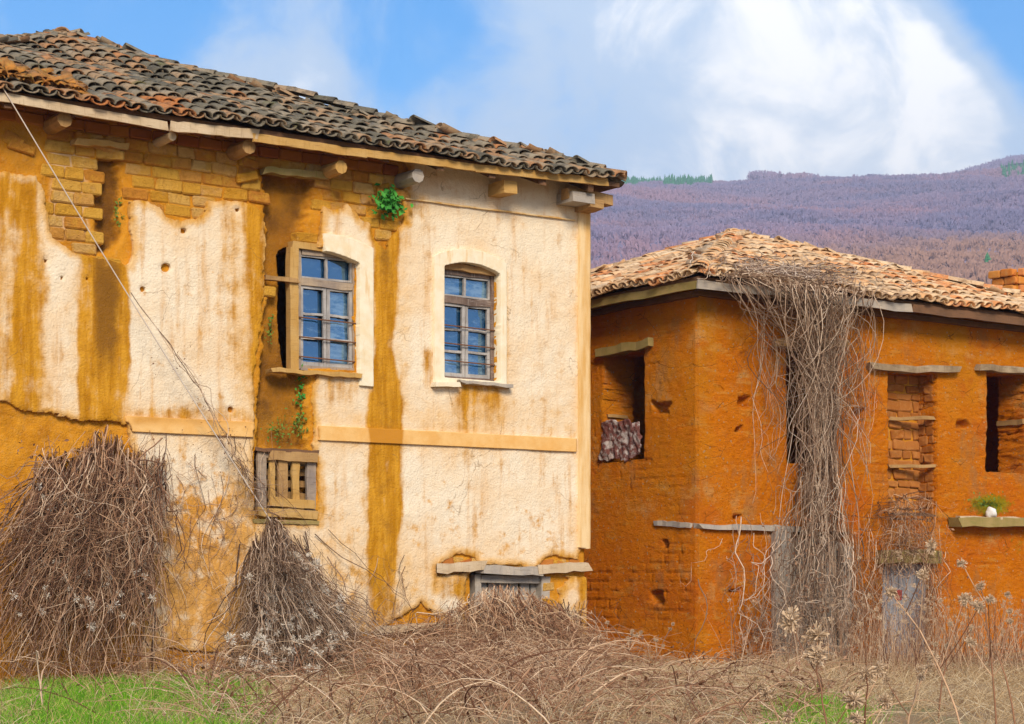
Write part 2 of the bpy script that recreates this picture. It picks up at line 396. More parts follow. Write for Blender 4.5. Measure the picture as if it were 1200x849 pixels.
def tile_fn(stops, dirt, mossc, lich, lich_amt):
    def fn(t, b):
        r = t.rnd(); p = t.pos(); n = t.noise(p, 9, 6, .7); n2 = t.noise(p, 34, 4, .65); big = t.noise(p, .7, 3, .5)
        r2 = t.math('ADD', t.math('MULTIPLY', r, .85), t.math('MULTIPLY', t.math('SUBTRACT', big, .42), .9), clamp=True)
        c = t.ramp(r2, stops)
        c = t.mix(t.math('MULTIPLY', t.step(n, .45, .68), .75), c, dirt)
        c = t.mix(t.math('MULTIPLY', t.step(n2, .56, .70), lich_amt), c, lich)
        c = t.mix(t.math('MULTIPLY', t.step(t.noise(p, 1.6, 5, .7), .60, .70), .75), c, mossc)
        return c, t.bump(t.math('ADD', n, t.math('MULTIPLY', n2, .6)), .5, .012)
    return fn
M['tile_dark'] = material('weathered_dark_tile', rough=1, spec=.04, fn=tile_fn([(0, (.09, .08, .06)), (.3, (.17, .145, .105)), (.55, (.27, .215, .15)), (.75, (.32, .20, .11)), (.92, (.36, .17, .075)), (1, (.40, .15, .05))],
    (.065, .055, .045), (.10, .10, .03), (.30, .28, .22), .4))
M['tile_pale'] = material('sunbleached_tile', tile_fn([(0, (.44, .28, .155)), (.3, (.61, .40, .22)), (.52, (.68, .49, .30)), (.70, (.66, .37, .17)), (.87, (.60, .25, .09)), (1, (.52, .17, .055))],
    (.22, .125, .07), (.27, .19, .055), (.74, .60, .44), .5))
M['tile_moss'] = material('mossy_orange_tile', tile_fn([(0, (.30, .12, .03)), (.5, (.45, .18, .03)), (1, (.28, .13, .05))], (.12, .07, .02), (.30, .28, .03), (.45, .33, .06), .5))

def wood_fn(a, bb, d):
    def fn(t, b):
        o = t.obj(); g = t.noise(t.pos((6, 6, 60)), 1, 5, .7); g2 = t.noise(t.pos((60, 60, 5)), 1, 5, .7)
        n = t.noise(t.pos(), 4, 5, .6); gg = t.math('MAXIMUM', g, g2)
        c = t.mix(t.step(n, .3, .7), a, bb)
        c = t.mix(t.math('MULTIPLY', t.step(gg, .52, .75), .7), c, d)
        return c, t.bump(gg, .6, .01)
    return fn
M['wood_grey'] = material('weathered_grey_wood', wood_fn((.33, .29, .25), (.44, .37, .29), (.15, .12, .10)))
M['wood_brown'] = material('old_brown_wood', wood_fn((.30, .165, .06), (.42, .25, .10), (.13, .065, .025)))
M['wood_ochre'] = material('ochre_stained_wood', wood_fn((.45, .25, .065), (.50, .31, .11), (.22, .11, .03)))
M['wood_dark'] = material('dark_roof_timber', wood_fn((.12, .065, .035), (.18, .09, .045), (.06, .03, .018)))
M['wood_moss'] = material('mossy_wood', wood_fn((.26, .19, .06), (.34, .24, .09), (.16, .17, .03)))
M['wood_pale'] = material('bleached_wood', wood_fn((.48, .35, .21), (.58, .45, .30), (.24, .14, .07)))
M['wood_worn'] = material('worn_lintel_wood', wood_fn((.22, .15, .085), (.40, .30, .19), (.10, .06, .03)))
M['frame_dark'] = material('peeling_dark_frame', wood_fn((.10, .065, .05), (.20, .14, .11), (.42, .36, .32)))
M['frame_pale'] = material('peeling_pale_frame', wood_fn((.27, .25, .24), (.44, .41, .38), (.12, .085, .065)))
M['frame_grey'] = material('peeling_grey_frame', wood_fn((.24, .19, .16), (.40, .30, .20), (.11, .075, .05)))
M['door_grey'] = material('blue_grey_door', wood_fn((.25, .26, .29), (.34, .34, .36), (.13, .12, .12)))
M['iron'] = material('rusty_iron', lambda t, b: t.mix(t.noise(t.pos(), 40, 4), (.10, .05, .035), (.20, .09, .04)), .7)
M['dark_in'] = material('dark_interior', lambda t, b: t.mix(t.noise(t.pos(), 4, 4), (.05, .03, .02), (.09, .05, .025)))
def glass_fn(t, b):
    n = t.noise(t.pos(), 2.2, 2, .5); d = t.noise(t.pos(), 30, 5, .7)
    b.inputs['IOR'].default_value = 2.2; b.inputs['Specular IOR Level'].default_value = .9
    t.set(b.inputs['Roughness'], t.math('ADD', .04, t.math('MULTIPLY', t.step(d, .5, .8), .25)))
    b.inputs['Specular Tint'].default_value = (.35, .62, 1, 1)  # tints the mirrored sky a deeper blue
    r = t.rnd(); dust_sheen = t.math('MULTIPLY', t.step(t.math('ADD', t.noise(t.pos((3, 3, 9)), 1.4, 5, .7), t.math('MULTIPLY', r, .25)), .55, .85), .8)  # dust, together with the paler sheen of panes that reflect more
    return t.mix(dust_sheen, t.mix(r, (.004, .028, .07), (.01, .055, .12)), (.17, .25, .31)), t.bump(n, .5, .03)  # blue of the reflected sky is put into the base colour too
M['glass'] = material('old_window_glass', glass_fn)
def trim_fn(t, b):
    n = t.noise(t.pos(), 7, 5, .65); s = t.noise(t.pos((14, 14, 2)), 1, 5, .6)
    c = t.mix(t.step(n, .35, .7), (.76, .67, .50), (.72, .58, .37))
    c = t.mix(t.math('MULTIPLY', t.step(s, .56, .72), .6), c, (.62, .36, .12))
    return c, t.bump(t.noise(t.pos(), 50, 4, .7), .35, .008)
M['trim'] = material('window_surround_lime', trim_fn)
def bandm_fn(t, b):
    n = t.noise(t.pos(), 5, 5, .65); s = t.attr('stain')
    c = t.mix(t.step(n, .35, .7), (.68, .37, .11), (.74, .46, .18))
    c = t.mix(t.step(t.math('ADD', s, t.math('MULTIPLY', t.math('SUBTRACT', n, .5), .9)), .2, .8), c, (.50, .21, .02))
    return c, t.bump(t.noise(t.pos(), 50, 4, .7), .4, .008)
M['band'] = material('ochre_band', bandm_fn)
M['pilaster'] = material('corner_pilaster', lambda t, b: (t.mix(t.step(t.noise(t.pos((8, 8, 1)), 1, 5, .6), .35, .68), (.74, .54, .29), (.60, .33, .09)), t.bump(t.noise(t.pos(), 40, 4, .7), .4, .01)))
def strand_fn(stops):
    def fn(t, b):
        c = t.ramp(t.rnd(), stops); return t.mix(t.math('MULTIPLY', t.step(t.noise(t.pos(), 25, 3), .45, .7), .35), c, (.10, .06, .035))
    return fn
M['vine'] = material('dry_vine_stem', strand_fn([(0, (.07, .032, .018)), (.3, (.17, .08, .045)), (.6, (.36, .195, .11)), (.85, (.56, .35, .21)), (1, (.72, .54, .38))]))
M['vine_grey'] = material('silvery_vine_stem', strand_fn([(0, (.09, .05, .03)), (.35, (.22, .13, .08)), (.7, (.44, .295, .195)), (1, (.74, .57, .42))]))
M['vine_dark'] = material('dark_vine_stem', strand_fn([(0, (.05, .028, .02)), (.5, (.11, .06, .04)), (1, (.20, .12, .08))]))  # older stems; the dark tone also fills in shade inside the heaps
M['bramble'] = material('bramble_cane', strand_fn([(0, (.13, .05, .025)), (.35, (.32, .16, .085)), (.7, (.58, .36, .21)), (1, (.76, .56, .37))]))
M['straw'] = material('dry_grass', strand_fn([(0, (.32, .19, .09)), (.4, (.54, .36, .18)), (.8, (.68, .51, .30)), (1, (.75, .62, .42))]))
M['grass'] = material('green_grass', strand_fn([(0, (.07, .22, .008)), (.5, (.17, .44, .012)), (.78, (.30, .54, .03)), (.86, (.58, .46, .15)), (1, (.66, .50, .22))]))
M['fluff'] = material('seed_fluff', lambda t, b: t.mix(t.rnd(), (.62, .46, .30), (.42, .28, .17)))
M['fluff_white'] = material('white_seed_fluff', lambda t, b: t.mix(t.rnd(), (.74, .68, .58), (.55, .46, .36)))
M['leaf'] = material('green_leaf', lambda t, b: t.mix(t.rnd(), (.025, .17, .02), (.07, .30, .04)), .6)
M['leaf_olive'] = material('olive_leaf', lambda t, b: t.mix(t.rnd(), (.07, .14, .015), (.16, .22, .03)), .6)
M['deadleaf'] = material('dead_leaf', lambda t, b: t.mix(t.rnd(), (.16, .07, .035), (.34, .19, .11)))
M['white'] = material('white_stone', lambda t, b: (t.mix(t.noise(t.pos(), 20, 4), (.80, .78, .74), (.62, .58, .52)), t.bump(t.noise(t.pos(), 30, 4), .4, .01)))
M['rag'] = material('torn_sheeting', lambda t, b: (t.mix(t.step(t.noise(t.pos(), 9, 4, .7), .45, .6), (.17, .065, .055), (.46, .40, .38)), t.bump(t.noise(t.pos(), 22, 4), .8, .02)), .7)
M['cable'] = material('pale_cable', lambda t, b: t.mix(t.noise(t.pos(), 9, 3), (.66, .58, .50), (.50, .40, .32)), .6)
M['red'] = material('red_paint', lambda t, b: t.mix(t.noise(t.pos(), 30, 3), (.42, .06, .05), (.28, .05, .04)))
def ground_fn(t, b):
    p = t.pos(); n = t.noise(p, .9, 6, .7); n2 = t.noise(p, 12, 5, .7)
    c = t.mix(t.step(n, .4, .65), (.30, .19, .10), (.42, .29, .16)); c = t.mix(t.math('MULTIPLY', n2, .4), c, (.20, .12, .07))
    g = t.step(t.noise(p, .35, 4, .6), .52, .62)
    return t.mix(t.math('MULTIPLY', g, .5), c, (.10, .15, .03)), t.bump(n2, .7, .04)
M['ground'] = material('dry_earth', ground_fn)
def hill_fn(t, b):
    n = t.noise(t.pos(), .006, 6, .6); n2 = t.noise(t.pos(), .05, 5, .7)
    c = t.mix(t.step(n, .4, .62), (.19, .15, .23), (.25, .19, .25))  # purple blue carries part of the distance haze in the slope's colour
    return t.mix(t.math('MULTIPLY', t.step(n2, .45, .7), .3), c, (.28, .20, .22))
M['hill'] = material('hazed_litter_slope', hill_fn)
def wood2_fn(t, b):
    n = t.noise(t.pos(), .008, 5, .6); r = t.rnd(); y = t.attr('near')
    c = t.ramp(r, [(0, (.19, .15, .24)), (.5, (.235, .185, .28)), (1, (.29, .22, .31))])  # haze of the far hillside is put into these purple blues
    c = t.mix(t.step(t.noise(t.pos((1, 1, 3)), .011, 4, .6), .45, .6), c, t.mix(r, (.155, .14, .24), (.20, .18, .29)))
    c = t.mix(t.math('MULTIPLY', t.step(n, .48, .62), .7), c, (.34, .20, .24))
    return t.mix(t.math('MULTIPLY', y, .85), c, (.36, .20, .12))  # nearer trees turn russet, with less haze in their colour
M['woods'] = material('hazed_wood_twigs', wood2_fn)
M['conifer'] = material('conifer_green', lambda t, b: t.mix(t.rnd(), (.02, .15, .06), (.05, .22, .07)))


# ------------------------------------------------------------------ ground and hills
def gz(x, y):
    r = -.5 + .5 * sm(np.asarray(y, float), 0, 16.5)
    y = np.asarray(y, float); x = np.asarray(x, float)
    near = sm(y, 2, 12) * (1 - sm(y, 40, 90))
    return r + near * (.10 * fbm(x * .35, y * .35, 4) - .06 * sm(x, 2, 6)) - .03
gx = np.unique(np.concatenate([np.linspace(-12, 14, 131), np.linspace(-1900, -12, 30), np.linspace(14, 1900, 30)]))
gy = np.unique(np.concatenate([np.linspace(6, 32, 131), np.linspace(-600, 6, 20), np.linspace(32, 2350, 40)]))
X, Y = np.meshgrid(gx, gy, indexing='ij'); idx = np.arange(X.size).reshape(X.shape)
me = mesh_np('ground', np.stack([X, Y, gz(X, Y)], -1).reshape(-1, 3), [np.stack([idx[:-1, :-1], idx[1:, :-1], idx[1:, 1:], idx[:-1, 1:]], -1).reshape(-1, 4)], True)
tag(link('ground', me, M['ground']), kind='structure')

def hill_z(x, y):
    x = np.asarray(x, float); y = np.asarray(y, float)
    pxs = 600 + F * x / np.maximum(y, 50)
    crest = 1500.
    up = .239 * (np.minimum(y, crest) - 185)
    z = np.where(y < crest, up, up - .12 * (y - crest))
    z = z + 34 * fbm(x * .007, y * .005, 4, 5) * sm(y, 250, 600) + 9 * sm(pxs, 1000, 1300) * sm(y, 900, 1500)
    return np.where(y < 185, -2 - .02 * (185 - y), z)
def ridge_z(x, y):
    pxs = 600 + F * np.asarray(x, float) / np.asarray(y, float)
    top = (HZ - (214 - 24 * sm(pxs, 1085, 1205) + 22 * sm(1085 - pxs, 0, 120))) / F * 1800
    return np.where(np.asarray(y) < 1800, top - .22 * (1800 - y), top - .1 * (y - 1800)) + 10 * fbm(np.asarray(x) * .01, np.asarray(y) * .01, 3)
def terrain(name, zf, x0, x1, y0, y1, nx, ny):
    X, Y = np.meshgrid(np.linspace(x0, x1, nx), np.linspace(y0, y1, ny), indexing='ij'); idx = np.arange(X.size).reshape(X.shape)
    me = mesh_np(name, np.stack([X, Y, zf(X, Y)], -1).reshape(-1, 3), [np.stack([idx[:-1, :-1], idx[1:, :-1], idx[1:, 1:], idx[:-1, 1:]], -1).reshape(-1, 4)], True)
    return tag(link(name, me, M['hill']), kind='structure')
terrain('hill', hill_z, -900, 1200, 150, 1900, 90, 120)
terrain('far_ridge', ridge_z, -400, 1300, 1560, 2300, 80, 40)

def bare_wood(name, n, zf, y0, y1, t0, t1, h0, h1, nb=8):
    """a leafless wood: every tree a fan of thin stems and twigs"""
    y = np.sqrt(RNG.uniform(y0**2, y1**2, n)); x = RNG.uniform(t0, t1, n) * y; z = zf(x, y); h = RNG.uniform(h0, h1, n) * (1 + .6 * fbm(x * .02, y * .02, 2, 3))
    Vs = []; near = []
    for k in range(nb):
        a = RNG.uniform(0, 2 * math.pi, n); s_ = RNG.uniform(.05, .45, n) * h * (0 if k == 0 else 1)
        lo = h * RNG.uniform(.1, .4, n)
        if k == 0:
            wd = .07 * h; p0 = np.stack([x - wd, y, z - .5], -1); p1 = np.stack([x + wd, y, z - .5], -1); p2 = np.stack([x, y, z + h * .8], -1)
        else:
            hi = h * np.sqrt(np.clip(1 - (s_ / (.55 * h)) ** 2, .05, 1)) * RNG.uniform(.75, 1, n); wd = RNG.uniform(.02, .07, n) * h
            p0 = np.stack([x, y, z + lo], -1); tip = np.stack([x + np.cos(a) * s_, y + np.sin(a) * s_, z + hi], -1)
            p1 = tip + np.stack([wd, 0 * wd, -.4 * wd], -1); p2 = tip - np.stack([wd, 0 * wd, .4 * wd], -1)
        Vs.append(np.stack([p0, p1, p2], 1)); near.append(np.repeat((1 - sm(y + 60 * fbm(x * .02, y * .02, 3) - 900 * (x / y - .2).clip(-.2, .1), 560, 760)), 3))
    V = np.concatenate(Vs).reshape(-1, 3); tri = np.arange(len(V)).reshape(-1, 3)
    return tag(link(name, mesh_np(name, V, [tri], False, {'near': np.concatenate(near)}), M['woods']), 'bare purple grey wood covering the hillside' if 'hill' in name else 'bare dark wood along the far ridge', 'wood', kind='stuff')
bare_wood('hillside_wood', 30000, hill_z, 430, 1530, .015, .33, 2.8, 5.4, 15)
g_ = bare_wood('hillside_wood', 9000, hill_z, 600, 1530, -.10, .015, 3.2, 6.0, 10); g_['label'] = 'bare wood on the hill behind the plastered house'
g_ = bare_wood('hillcrest_grove', 420, hill_z, 1440, 1500, .128, .185, 8, 12, 9); g_['label'] = 'taller bare trees in a grove on the hill crest'
bare_wood('ridge_wood', 5000, ridge_z, 1600, 1850, .18, .33, 4, 7, 6)
def conifers(name, spots, zf, label, h=(5, 9), wide=.24):
    V, T = [], []
    for x, y in spots:
        z = float(zf(x, y)); H = random.uniform(*h); 
        for L in range(5):
            zz = z + H * (.1 + .18 * L); r = H * wide * (1 - L / 6); n = 7; b = len(V); V.append((x, y, zz + H * .3))
            for k in range(n * 2):
                th = math.pi * k / n; rr = r * (1 if k % 2 else .55) * random.uniform(.8, 1.2); V.append((x + rr * math.cos(th), y + rr * math.sin(th), zz - (0.04 * H if k % 2 else 0)))
            for k in range(n * 2): T.append((b, b + 1 + k, b + 1 + (k + 1) % (n * 2)))
    o = link(name, mesh_np(name, V, [np.array(T)], False), M['conifer']); return o
def skyline(px, far=0.):
    ys = np.linspace(1000, 1500, 60); k = int(np.argmax((hill_z((px - 600) / F * ys, ys) - EYE) / ys)); return float(ys[k]) + far
sp = []
for _ in range(260):
    px = random.uniform(728, 835); yy = skyline(px, random.uniform(-45, 4)); sp.append(((px - 600) / F * yy, yy))
tag(conifers('pine_plantation', sp, hill_z, '', (6, 9)), 'strip of bright green pines on the hill crest left of the bare grove', 'pines', kind='stuff')
sp = [((random.uniform(1172, 1230) - 600) / F * yy, yy) for yy in (random.uniform(1250, 1330) for _ in range(60))]
tag(conifers('pine_grove', sp, hill_z, ''), 'small patch of green pines below the far ridge', 'pines', kind='stuff')
x_, y_ = (1157 - 600) / F * 560, 560.
tag(conifers('lone_pine', [(x_, y_)], hill_z, '', (4.6, 4.8), .52), 'single small green tree on the russet slope above the chimney', 'tree')


# ------------------------------------------------------------------ shared builders for both houses
def brick_variants(name, n, mat, dims=(1, 1, 1), rough=.08):
    out = []
    for k in range(n):
        mb = MB(); mb.box((-.5, -.5, -.5), (.5, .5, .5))
        V = []; 
        # a box with chamfered, knocked-about corners: 24 vertices
        import itertools
        vid = {}
        for sx, sy, sz in itertools.product((-1, 1), repeat=3):
            j = RNG.uniform(-rough, rough, 3)
            for ax in range(3):
                p = np.array([sx, sy, sz]) * .5 + j; q = p.copy(); m = np.array([.06, .10, .13])
                for a in range(3):
                    if a != ax: q[a] -= np.sign((sx, sy, sz)[a]) * m[a]
                vid[(sx, sy, sz, ax)] = len(V); V.append(q)
        fcs = []
        for ax in range(3):
            a1, a2 = [a for a in range(3) if a != ax]
            for s_ in (-1, 1):
                ring = []
                for c1, c2 in ((-1, -1), (1, -1), (1, 1), (-1, 1)):
                    s3 = [0, 0, 0]; s3[ax] = s_; s3[a1] = c1; s3[a2] = c2; ring.append(vid[(*s3, ax)])
                fcs.append(ring)
        for ax in range(3):                                       # edge chamfers
            a1, a2 = [a for a in range(3) if a != ax]
            for c1, c2 in itertools.product((-1, 1), repeat=2):
                lo = [0, 0, 0]; hi = [0, 0, 0]; lo[ax] = -1; hi[ax] = 1; lo[a1] = hi[a1] = c1; lo[a2] = hi[a2] = c2
                fcs.append([vid[(*lo, a1)], vid[(*hi, a1)], vid[(*hi, a2)], vid[(*lo, a2)]])
        for c3 in itertools.product((-1, 1), repeat=3): fcs.append([vid[(*c3, a)] for a in range(3)])
        me = bpy.data.meshes.new(name); me.from_pydata([tuple(v) for v in V], [], fcs); me.update(); me.materials.append(mat); out.append(me)
    return out
def put(name, me, parent, loc, dims, rot=(0, 0, 0)):
    o = bpy.data.objects.new(name, me); COL.objects.link(o); o.parent = parent
    o.location = loc; o.scale = dims; o.rotation_euler = rot; return o
BR = brick_variants('brick', 10, M['brick'], rough=.055); RB = brick_variants('brick', 5, M['redbrick'], rough=.06); IB = brick_variants('brick', 6, M['infill'], rough=.10)
CB = brick_variants('brick', 4, M['chimney'], rough=.06); ST = brick_variants('stone', 5, M['stone'], rough=.16)

def tile_shape(L, r0, r1, h, th=.016, n=6):
    V = []
    for y, r in ((0, r0), (L, r1)):
        for rr, hh in ((r, h), (r - th, h - th)):
            for k in range(n + 1):
                a = math.pi * k / n; V.append((-rr * math.cos(a), y, hh * math.sin(a) ** .9 * (r / r0)))
    V = np.array(V); m = n + 1; q = []
    for k in range(n):
        q += [(k, k + 1, 2 * m + k + 1, 2 * m + k), (m + k + 1, m + k, 3 * m + k, 3 * m + k + 1), (k + 1, k, m + k, m + k + 1), (2 * m + k, 2 * m + k + 1, 3 * m + k + 1, 3 * m + k)]
    return V, np.array(q)
TV, TQ = tile_shape(.36, .089, .072, .060, .013)
def tile_mesh(mat):
    me = mesh_np('roof_tile', TV, [TQ], True); me.materials.append(mat); return me
def joined(name, mats, mat, parent, V=TV, Q=TQ):
    A = np.array([np.array(m) for m in mats]); W = np.einsum('kij,nj->kni', A[:, :3, :3], V) + A[:, None, :3, 3]
    q = (Q[None] + (np.arange(len(A)) * len(V))[:, None, None]).reshape(-1, 4)
    return tag(link(name, mesh_np(name, W.reshape(-1, 3), [q], True), mat, parent), kind='stuff')

def pyramid_roof(house, fr, u0, u1, v0, ze, za, mat, seed, sag, skip=None, messy=1.0, hv=None):
    """hipped roof of barrel tiles; ze is the top of the boarding at the eave"""
    rs = np.random.default_rng(seed); Wu = u1 - u0; hu = Wu / 2; hv = hv or hu; v1 = v0 + 2 * hv; th0 = math.atan2(za - ze, hv)
    cx, cy = (u0 + u1) / 2, (v0 + v1) / 2
    mb = MB(); b = [(u0, v0), (u1, v0), (u1, v1), (u0, v1)]
    for z_, a_ in ((ze, za), (ze - .045, za - .05)):
        for x, y in b: mb.v.append((x, y, z_))
        mb.v.append((cx, cy, a_))
    for k in range(4):
        j = (k + 1) % 4
        mb.f += [[k, j, 4], [5 + j, 5 + k, 9], [k, 5 + k, 5 + j, j]]
    roof = mb.build('roof', M['wood_dark'], house)
    covers, troughs = [], []
    sides = [((u0, v0), (1, 0), (0, 1)), ((u0, v1), (0, -1), (1, 0)), ((u1, v0), (0, 1), (-1, 0)), ((u1, v1), (-1, 0), (0, -1))]   # front, left, right, back
    sp_ = .168; rowq = .25
    for si, (o, pd, qd) in enumerate(sides):
        W, run = (Wu, hv) if si in (0, 3) else (2 * hv, hu); th = math.atan2(za - ze, run); ct, st_ = math.cos(th), math.sin(th)
        p_ = Vector((*pd, 0)); q_ = Vector((qd[0] * ct, qd[1] * ct, st_)); n_ = p_.cross(q_); 
        if n_.z < 0: n_ = -n_
        nc = int(W / sp_)
        for i in range(nc):
            pc = (i + .5) * W / nc
            colz = rs.normal(0, .006)
            for kind in (0, 1):
                pp = pc if kind == 0 else pc + W / nc / 2
                j = 0
                while True:
                    q = -.09 + j * rowq + rs.normal(0, .012) * messy; j += 1
                    if max(q, 0) * ct > min(pp, W - pp) * run / (W / 2) - .05: break
                    if skip and si == 0 and skip(pp, q): continue
                    lift = .03 + sag(si, pp, q) + colz
                    base = Vector((o[0], o[1], ze)) + p_ * (pp + rs.normal(0, .009) * messy) + q_ * q + n_ * (lift + (.030 if kind == 0 else .056))
                    yaw = rs.normal(0, .035) * messy; tilt = -.05 + rs.normal(0, .022) * messy; roll = rs.normal(0, .05) * messy
                    if messy and rs.random() < .05: yaw += rs.normal(0, .16); tilt += rs.normal(0, .06)
                    R3 = Matrix((p_, q_, n_)).transposed()
                    L3 = Matrix.Rotation(yaw, 3, 'Z') @ Matrix.Rotation(tilt, 3, 'X') @ Matrix.Rotation(roll, 3, 'Y')
                    if kind: L3 = L3 @ Matrix.Diagonal((1, 1, -1))
                    s3 = Matrix.Diagonal((rs.uniform(.93, 1.06), rs.uniform(.94, 1.04), rs.uniform(.88, 1.12)))
                    m4 = (R3 @ L3 @ s3).to_4x4(); m4.translation = base
                    (covers if kind == 0 else troughs).append((si, m4))
    # hip caps
    for (hx, hy) in b:
        a = Vector((hx, hy, ze)); e = Vector((cx, cy, za)); d = (e - a); Ln = d.length; d.normalize(); s_ = d.cross(Vector((0, 0, 1))).normalized(); n_ = s_.cross(d)
        if n_.z < 0: n_ = -n_; s_ = -s_
        q = -.05
        while q < Ln - .1:
            m4 = (Matrix((s_, d, n_)).transposed() @ Matrix.Rotation(rs.normal(0, .06), 3, 'Z') @ Matrix.Rotation(-.05 + rs.normal(0, .03), 3, 'X') @ Matrix.Diagonal((1.35, 1, 1.3))).to_4x4()
            dd = a + d * q; k = min(q / Ln, 1)
            m4.translation = dd + n_ * (.085 + sag(4, q, 0) * .5); covers.append((4, m4)); q += .26
    for k in range(3):
        m4 = (Matrix.Rotation(k * 1.1 - .8, 3, 'Z') @ Matrix.Rotation(-.12, 3, 'X')).to_4x4(); m4.translation = (cx - .12 + .12 * k, cy - .15, za + .06); covers.append((4, m4))
    tm = tile_mesh(mat)
    def score(it):
        u, v, z = it[1].translation; x, y = fr.px(u, v, z); wx, wy, _ = fr.world(u, v, z)
        bad = it[0] == 3 or x < -25 or x > 1225 or (it[0] == 2)
        if fr is LH and it[0] == 1: bad = True
        if fr is RH and x < 690: bad = True
        return (1 if bad else 0, wy)
    covers.sort(key=score)
    for _, m4 in covers[:300]:
        ob = bpy.data.objects.new('roof_tile', tm); COL.objects.link(ob); ob.parent = roof; ob.matrix_local = m4
    joined('tile_course', [m for _, m in covers[300:]], mat, roof)
    joined('trough_course', [m for _, m in troughs], mat, roof)
    return roof, th0

def px_sheet_fn(fr, side=False):
    def g(U, Z):
        if side: x, y, z = fr.world(0 * U, U, Z)
        else: x, y, z = fr.world(U, 0 * U, Z)
        return 600 + F * x / y, HZ - F * (z - EYE) / y
    return g


# ------------------------------------------------------------------ the plastered house
LHo = empty('plastered_house', LH.o, ANG)
tag(LHo, 'two storey house with crumbling cream plaster and dark tiled hip roof', 'house')
pxL = px_sheet_fn(LH)
def lf(px, py, v=0.0): u, z = LH.front(px, py, v); return (u, v, z)
REMOVED = [
    [(-200, 40), (480, 130), (474, 222), (473, 262), (462, 275), (452, 292), (441, 280), (434, 262), (427, 264), (419, 254), (409, 240), (394, 246), (380, 243), (377, 262),
     (372, 300), (330, 300), (312, 296), (308, 246), (296, 239), (270, 236), (243, 237), (241, 248), (230, 258), (212, 260), (197, 254), (186, 243), (174, 237), (153, 236),
     (151, 262), (156, 288), (150, 312), (128, 306), (104, 300), (90, 297), (76, 287), (60, 277), (55, 250), (50, 222), (40, 207), (10, 202), (-200, 190)],
    [(310, 230), (372, 230), (376, 262), (372, 300), (372, 440), (366, 452), (368, 500), (366, 530), (372, 545), (372, 612), (297, 612), (297, 535), (299, 500), (296, 470), (299, 430), (304, 380), (309, 330)],
    [(-200, 440), (0, 470), (30, 480), (58, 484), (92, 492), (130, 492), (148, 497), (156, 520), (162, 560), (150, 620), (170, 700), (160, 900), (-200, 900)],
    [(511, 690), (512, 664), (524, 657), (540, 648), (552, 651), (560, 660), (590, 663), (626, 664), (638, 656), (648, 651), (664, 654), (676, 655), (682, 642), (720, 640), (720, 680), (640, 676), (640, 672), (600, 674), (548, 673), (511, 676)],
    [(640, 670), (676, 676), (655, 690), (652, 716), (650, 800), (640, 800)],
    [(545, 670), (642, 670), (642, 820), (545, 820)],
    [(440, 738), (470, 722), (488, 712), (493, 706), (500, 716), (514, 722), (522, 732), (545, 736), (545, 860), (400, 860), (200, 860), (195, 760), (300, 770), (420, 742)],
]
OPEN_W1 = [(333, 292), (345, 288), (418, 296), (418, 434), (340, 430), (336, 400), (333, 370), (334, 330)]
HOLES_L = [(215, 271, 4), (194, 314, 6), (167, 339, 4), (278, 246, 3), (270, 480, 4), (53, 306, 2), (72, 326, 2), (102, 327, 2), (38, 488, 3), (67, 487, 3), (14, 374, 2)]
def arch_poly(x0, x1, yt, yb, slope, rise, n=10):
    """window outline on the wall: arched head, sides in true verticals"""
    P = []
    for k in range(n + 1):
        f = k / n; P.append((x0 + (x1 - x0) * f, yt + slope * f - rise * (1 - (2 * f - 1) ** 2)))
    return P + [(x1, yb + slope * .5), (x0, yb)]
W2_IN = arch_poly(518, 584, 312, 443, 10, 8); W2_OUT = arch_poly(507, 591, 300, 449, 10, 12)
W1_OUT = arch_poly(345, 435, 276, 446, 16, 8)
def px_keep_noise(PX, PY, amp=7, s=0): return amp * fbm(PX * .05, PY * .05, 5, s) + amp * .8 * fbm(PX * .2, PY * .2, 3, s + 4)
def hatch_sd(PX, PY): return sdpoly(PX, PY, [(299, 527), (371, 530), (371, 606), (299, 604)])
def cellar_sd(PX, PY): return sdpoly(PX, PY, [(552, 668), (641, 671), (641, 815), (552, 815)])
def left_open(PX, PY):
    n = px_keep_noise(PX, PY, 4, 8)
    f = -(sdpoly(PX, PY, OPEN_W1) + n)
    f = np.minimum(f, -sdpoly(PX, PY, W2_IN)); f = np.minimum(f, -hatch_sd(PX, PY)); f = np.minimum(f, -cellar_sd(PX, PY))
    return f
def recess(PX, PY):
    """washed-out places where the adobe has gone"""
    n = px_keep_noise(PX, PY, 10, 2)
    a = sm(sdpoly(PX, PY, [(308, 196), (368, 196), (372, 230), (362, 262), (366, 290), (366, 440), (362, 480), (362, 530), (303, 530), (303, 470), (308, 400), (312, 330), (311, 250)]) + n, -1, 7)
    b = sm(sdpoly(PX, PY, [(116, 176), (140, 176), (146, 230), (146, 275), (130, 300), (112, 300), (113, 230)]) + n, -1, 8)
    return np.maximum(a, b * .8)
def core_depth(U, Z):
    PX, PY = pxL(U, Z); d = .03 + .05 * fbm(U * 3, Z * 3, 5, 1) + .02 * fbm(U * 14, Z * 14, 3, 1)
    d = d + .13 * recess(PX, PY) + .03 * sm(PY, 470, 500) * sm(-PX, -160, -120)
    bare = sm(-PY, -330, -300) * sm(PX, 40, 60); d = d * (1 - .75 * bare) + .038 * bare + .13 * recess(PX, PY) * .75 * bare
    return np.maximum(d, .0)
def core_brown(U, Z):
    PX, PY = pxL(U, Z); return 1.0 * recess(PX, PY) * (.55 + .45 * sm(-PX, -160, -145) + .5 * fbm(PX * .03, PY * .03, 3)) + .35 * band(PX, -50, 45, 8) * (1 - sm(PY, 195, 212))
def core_pale(U, Z):
    PX, PY = pxL(U, Z); return .75 * band(PX, 58, 108, 8) * band(PY, 170, 285, 12)
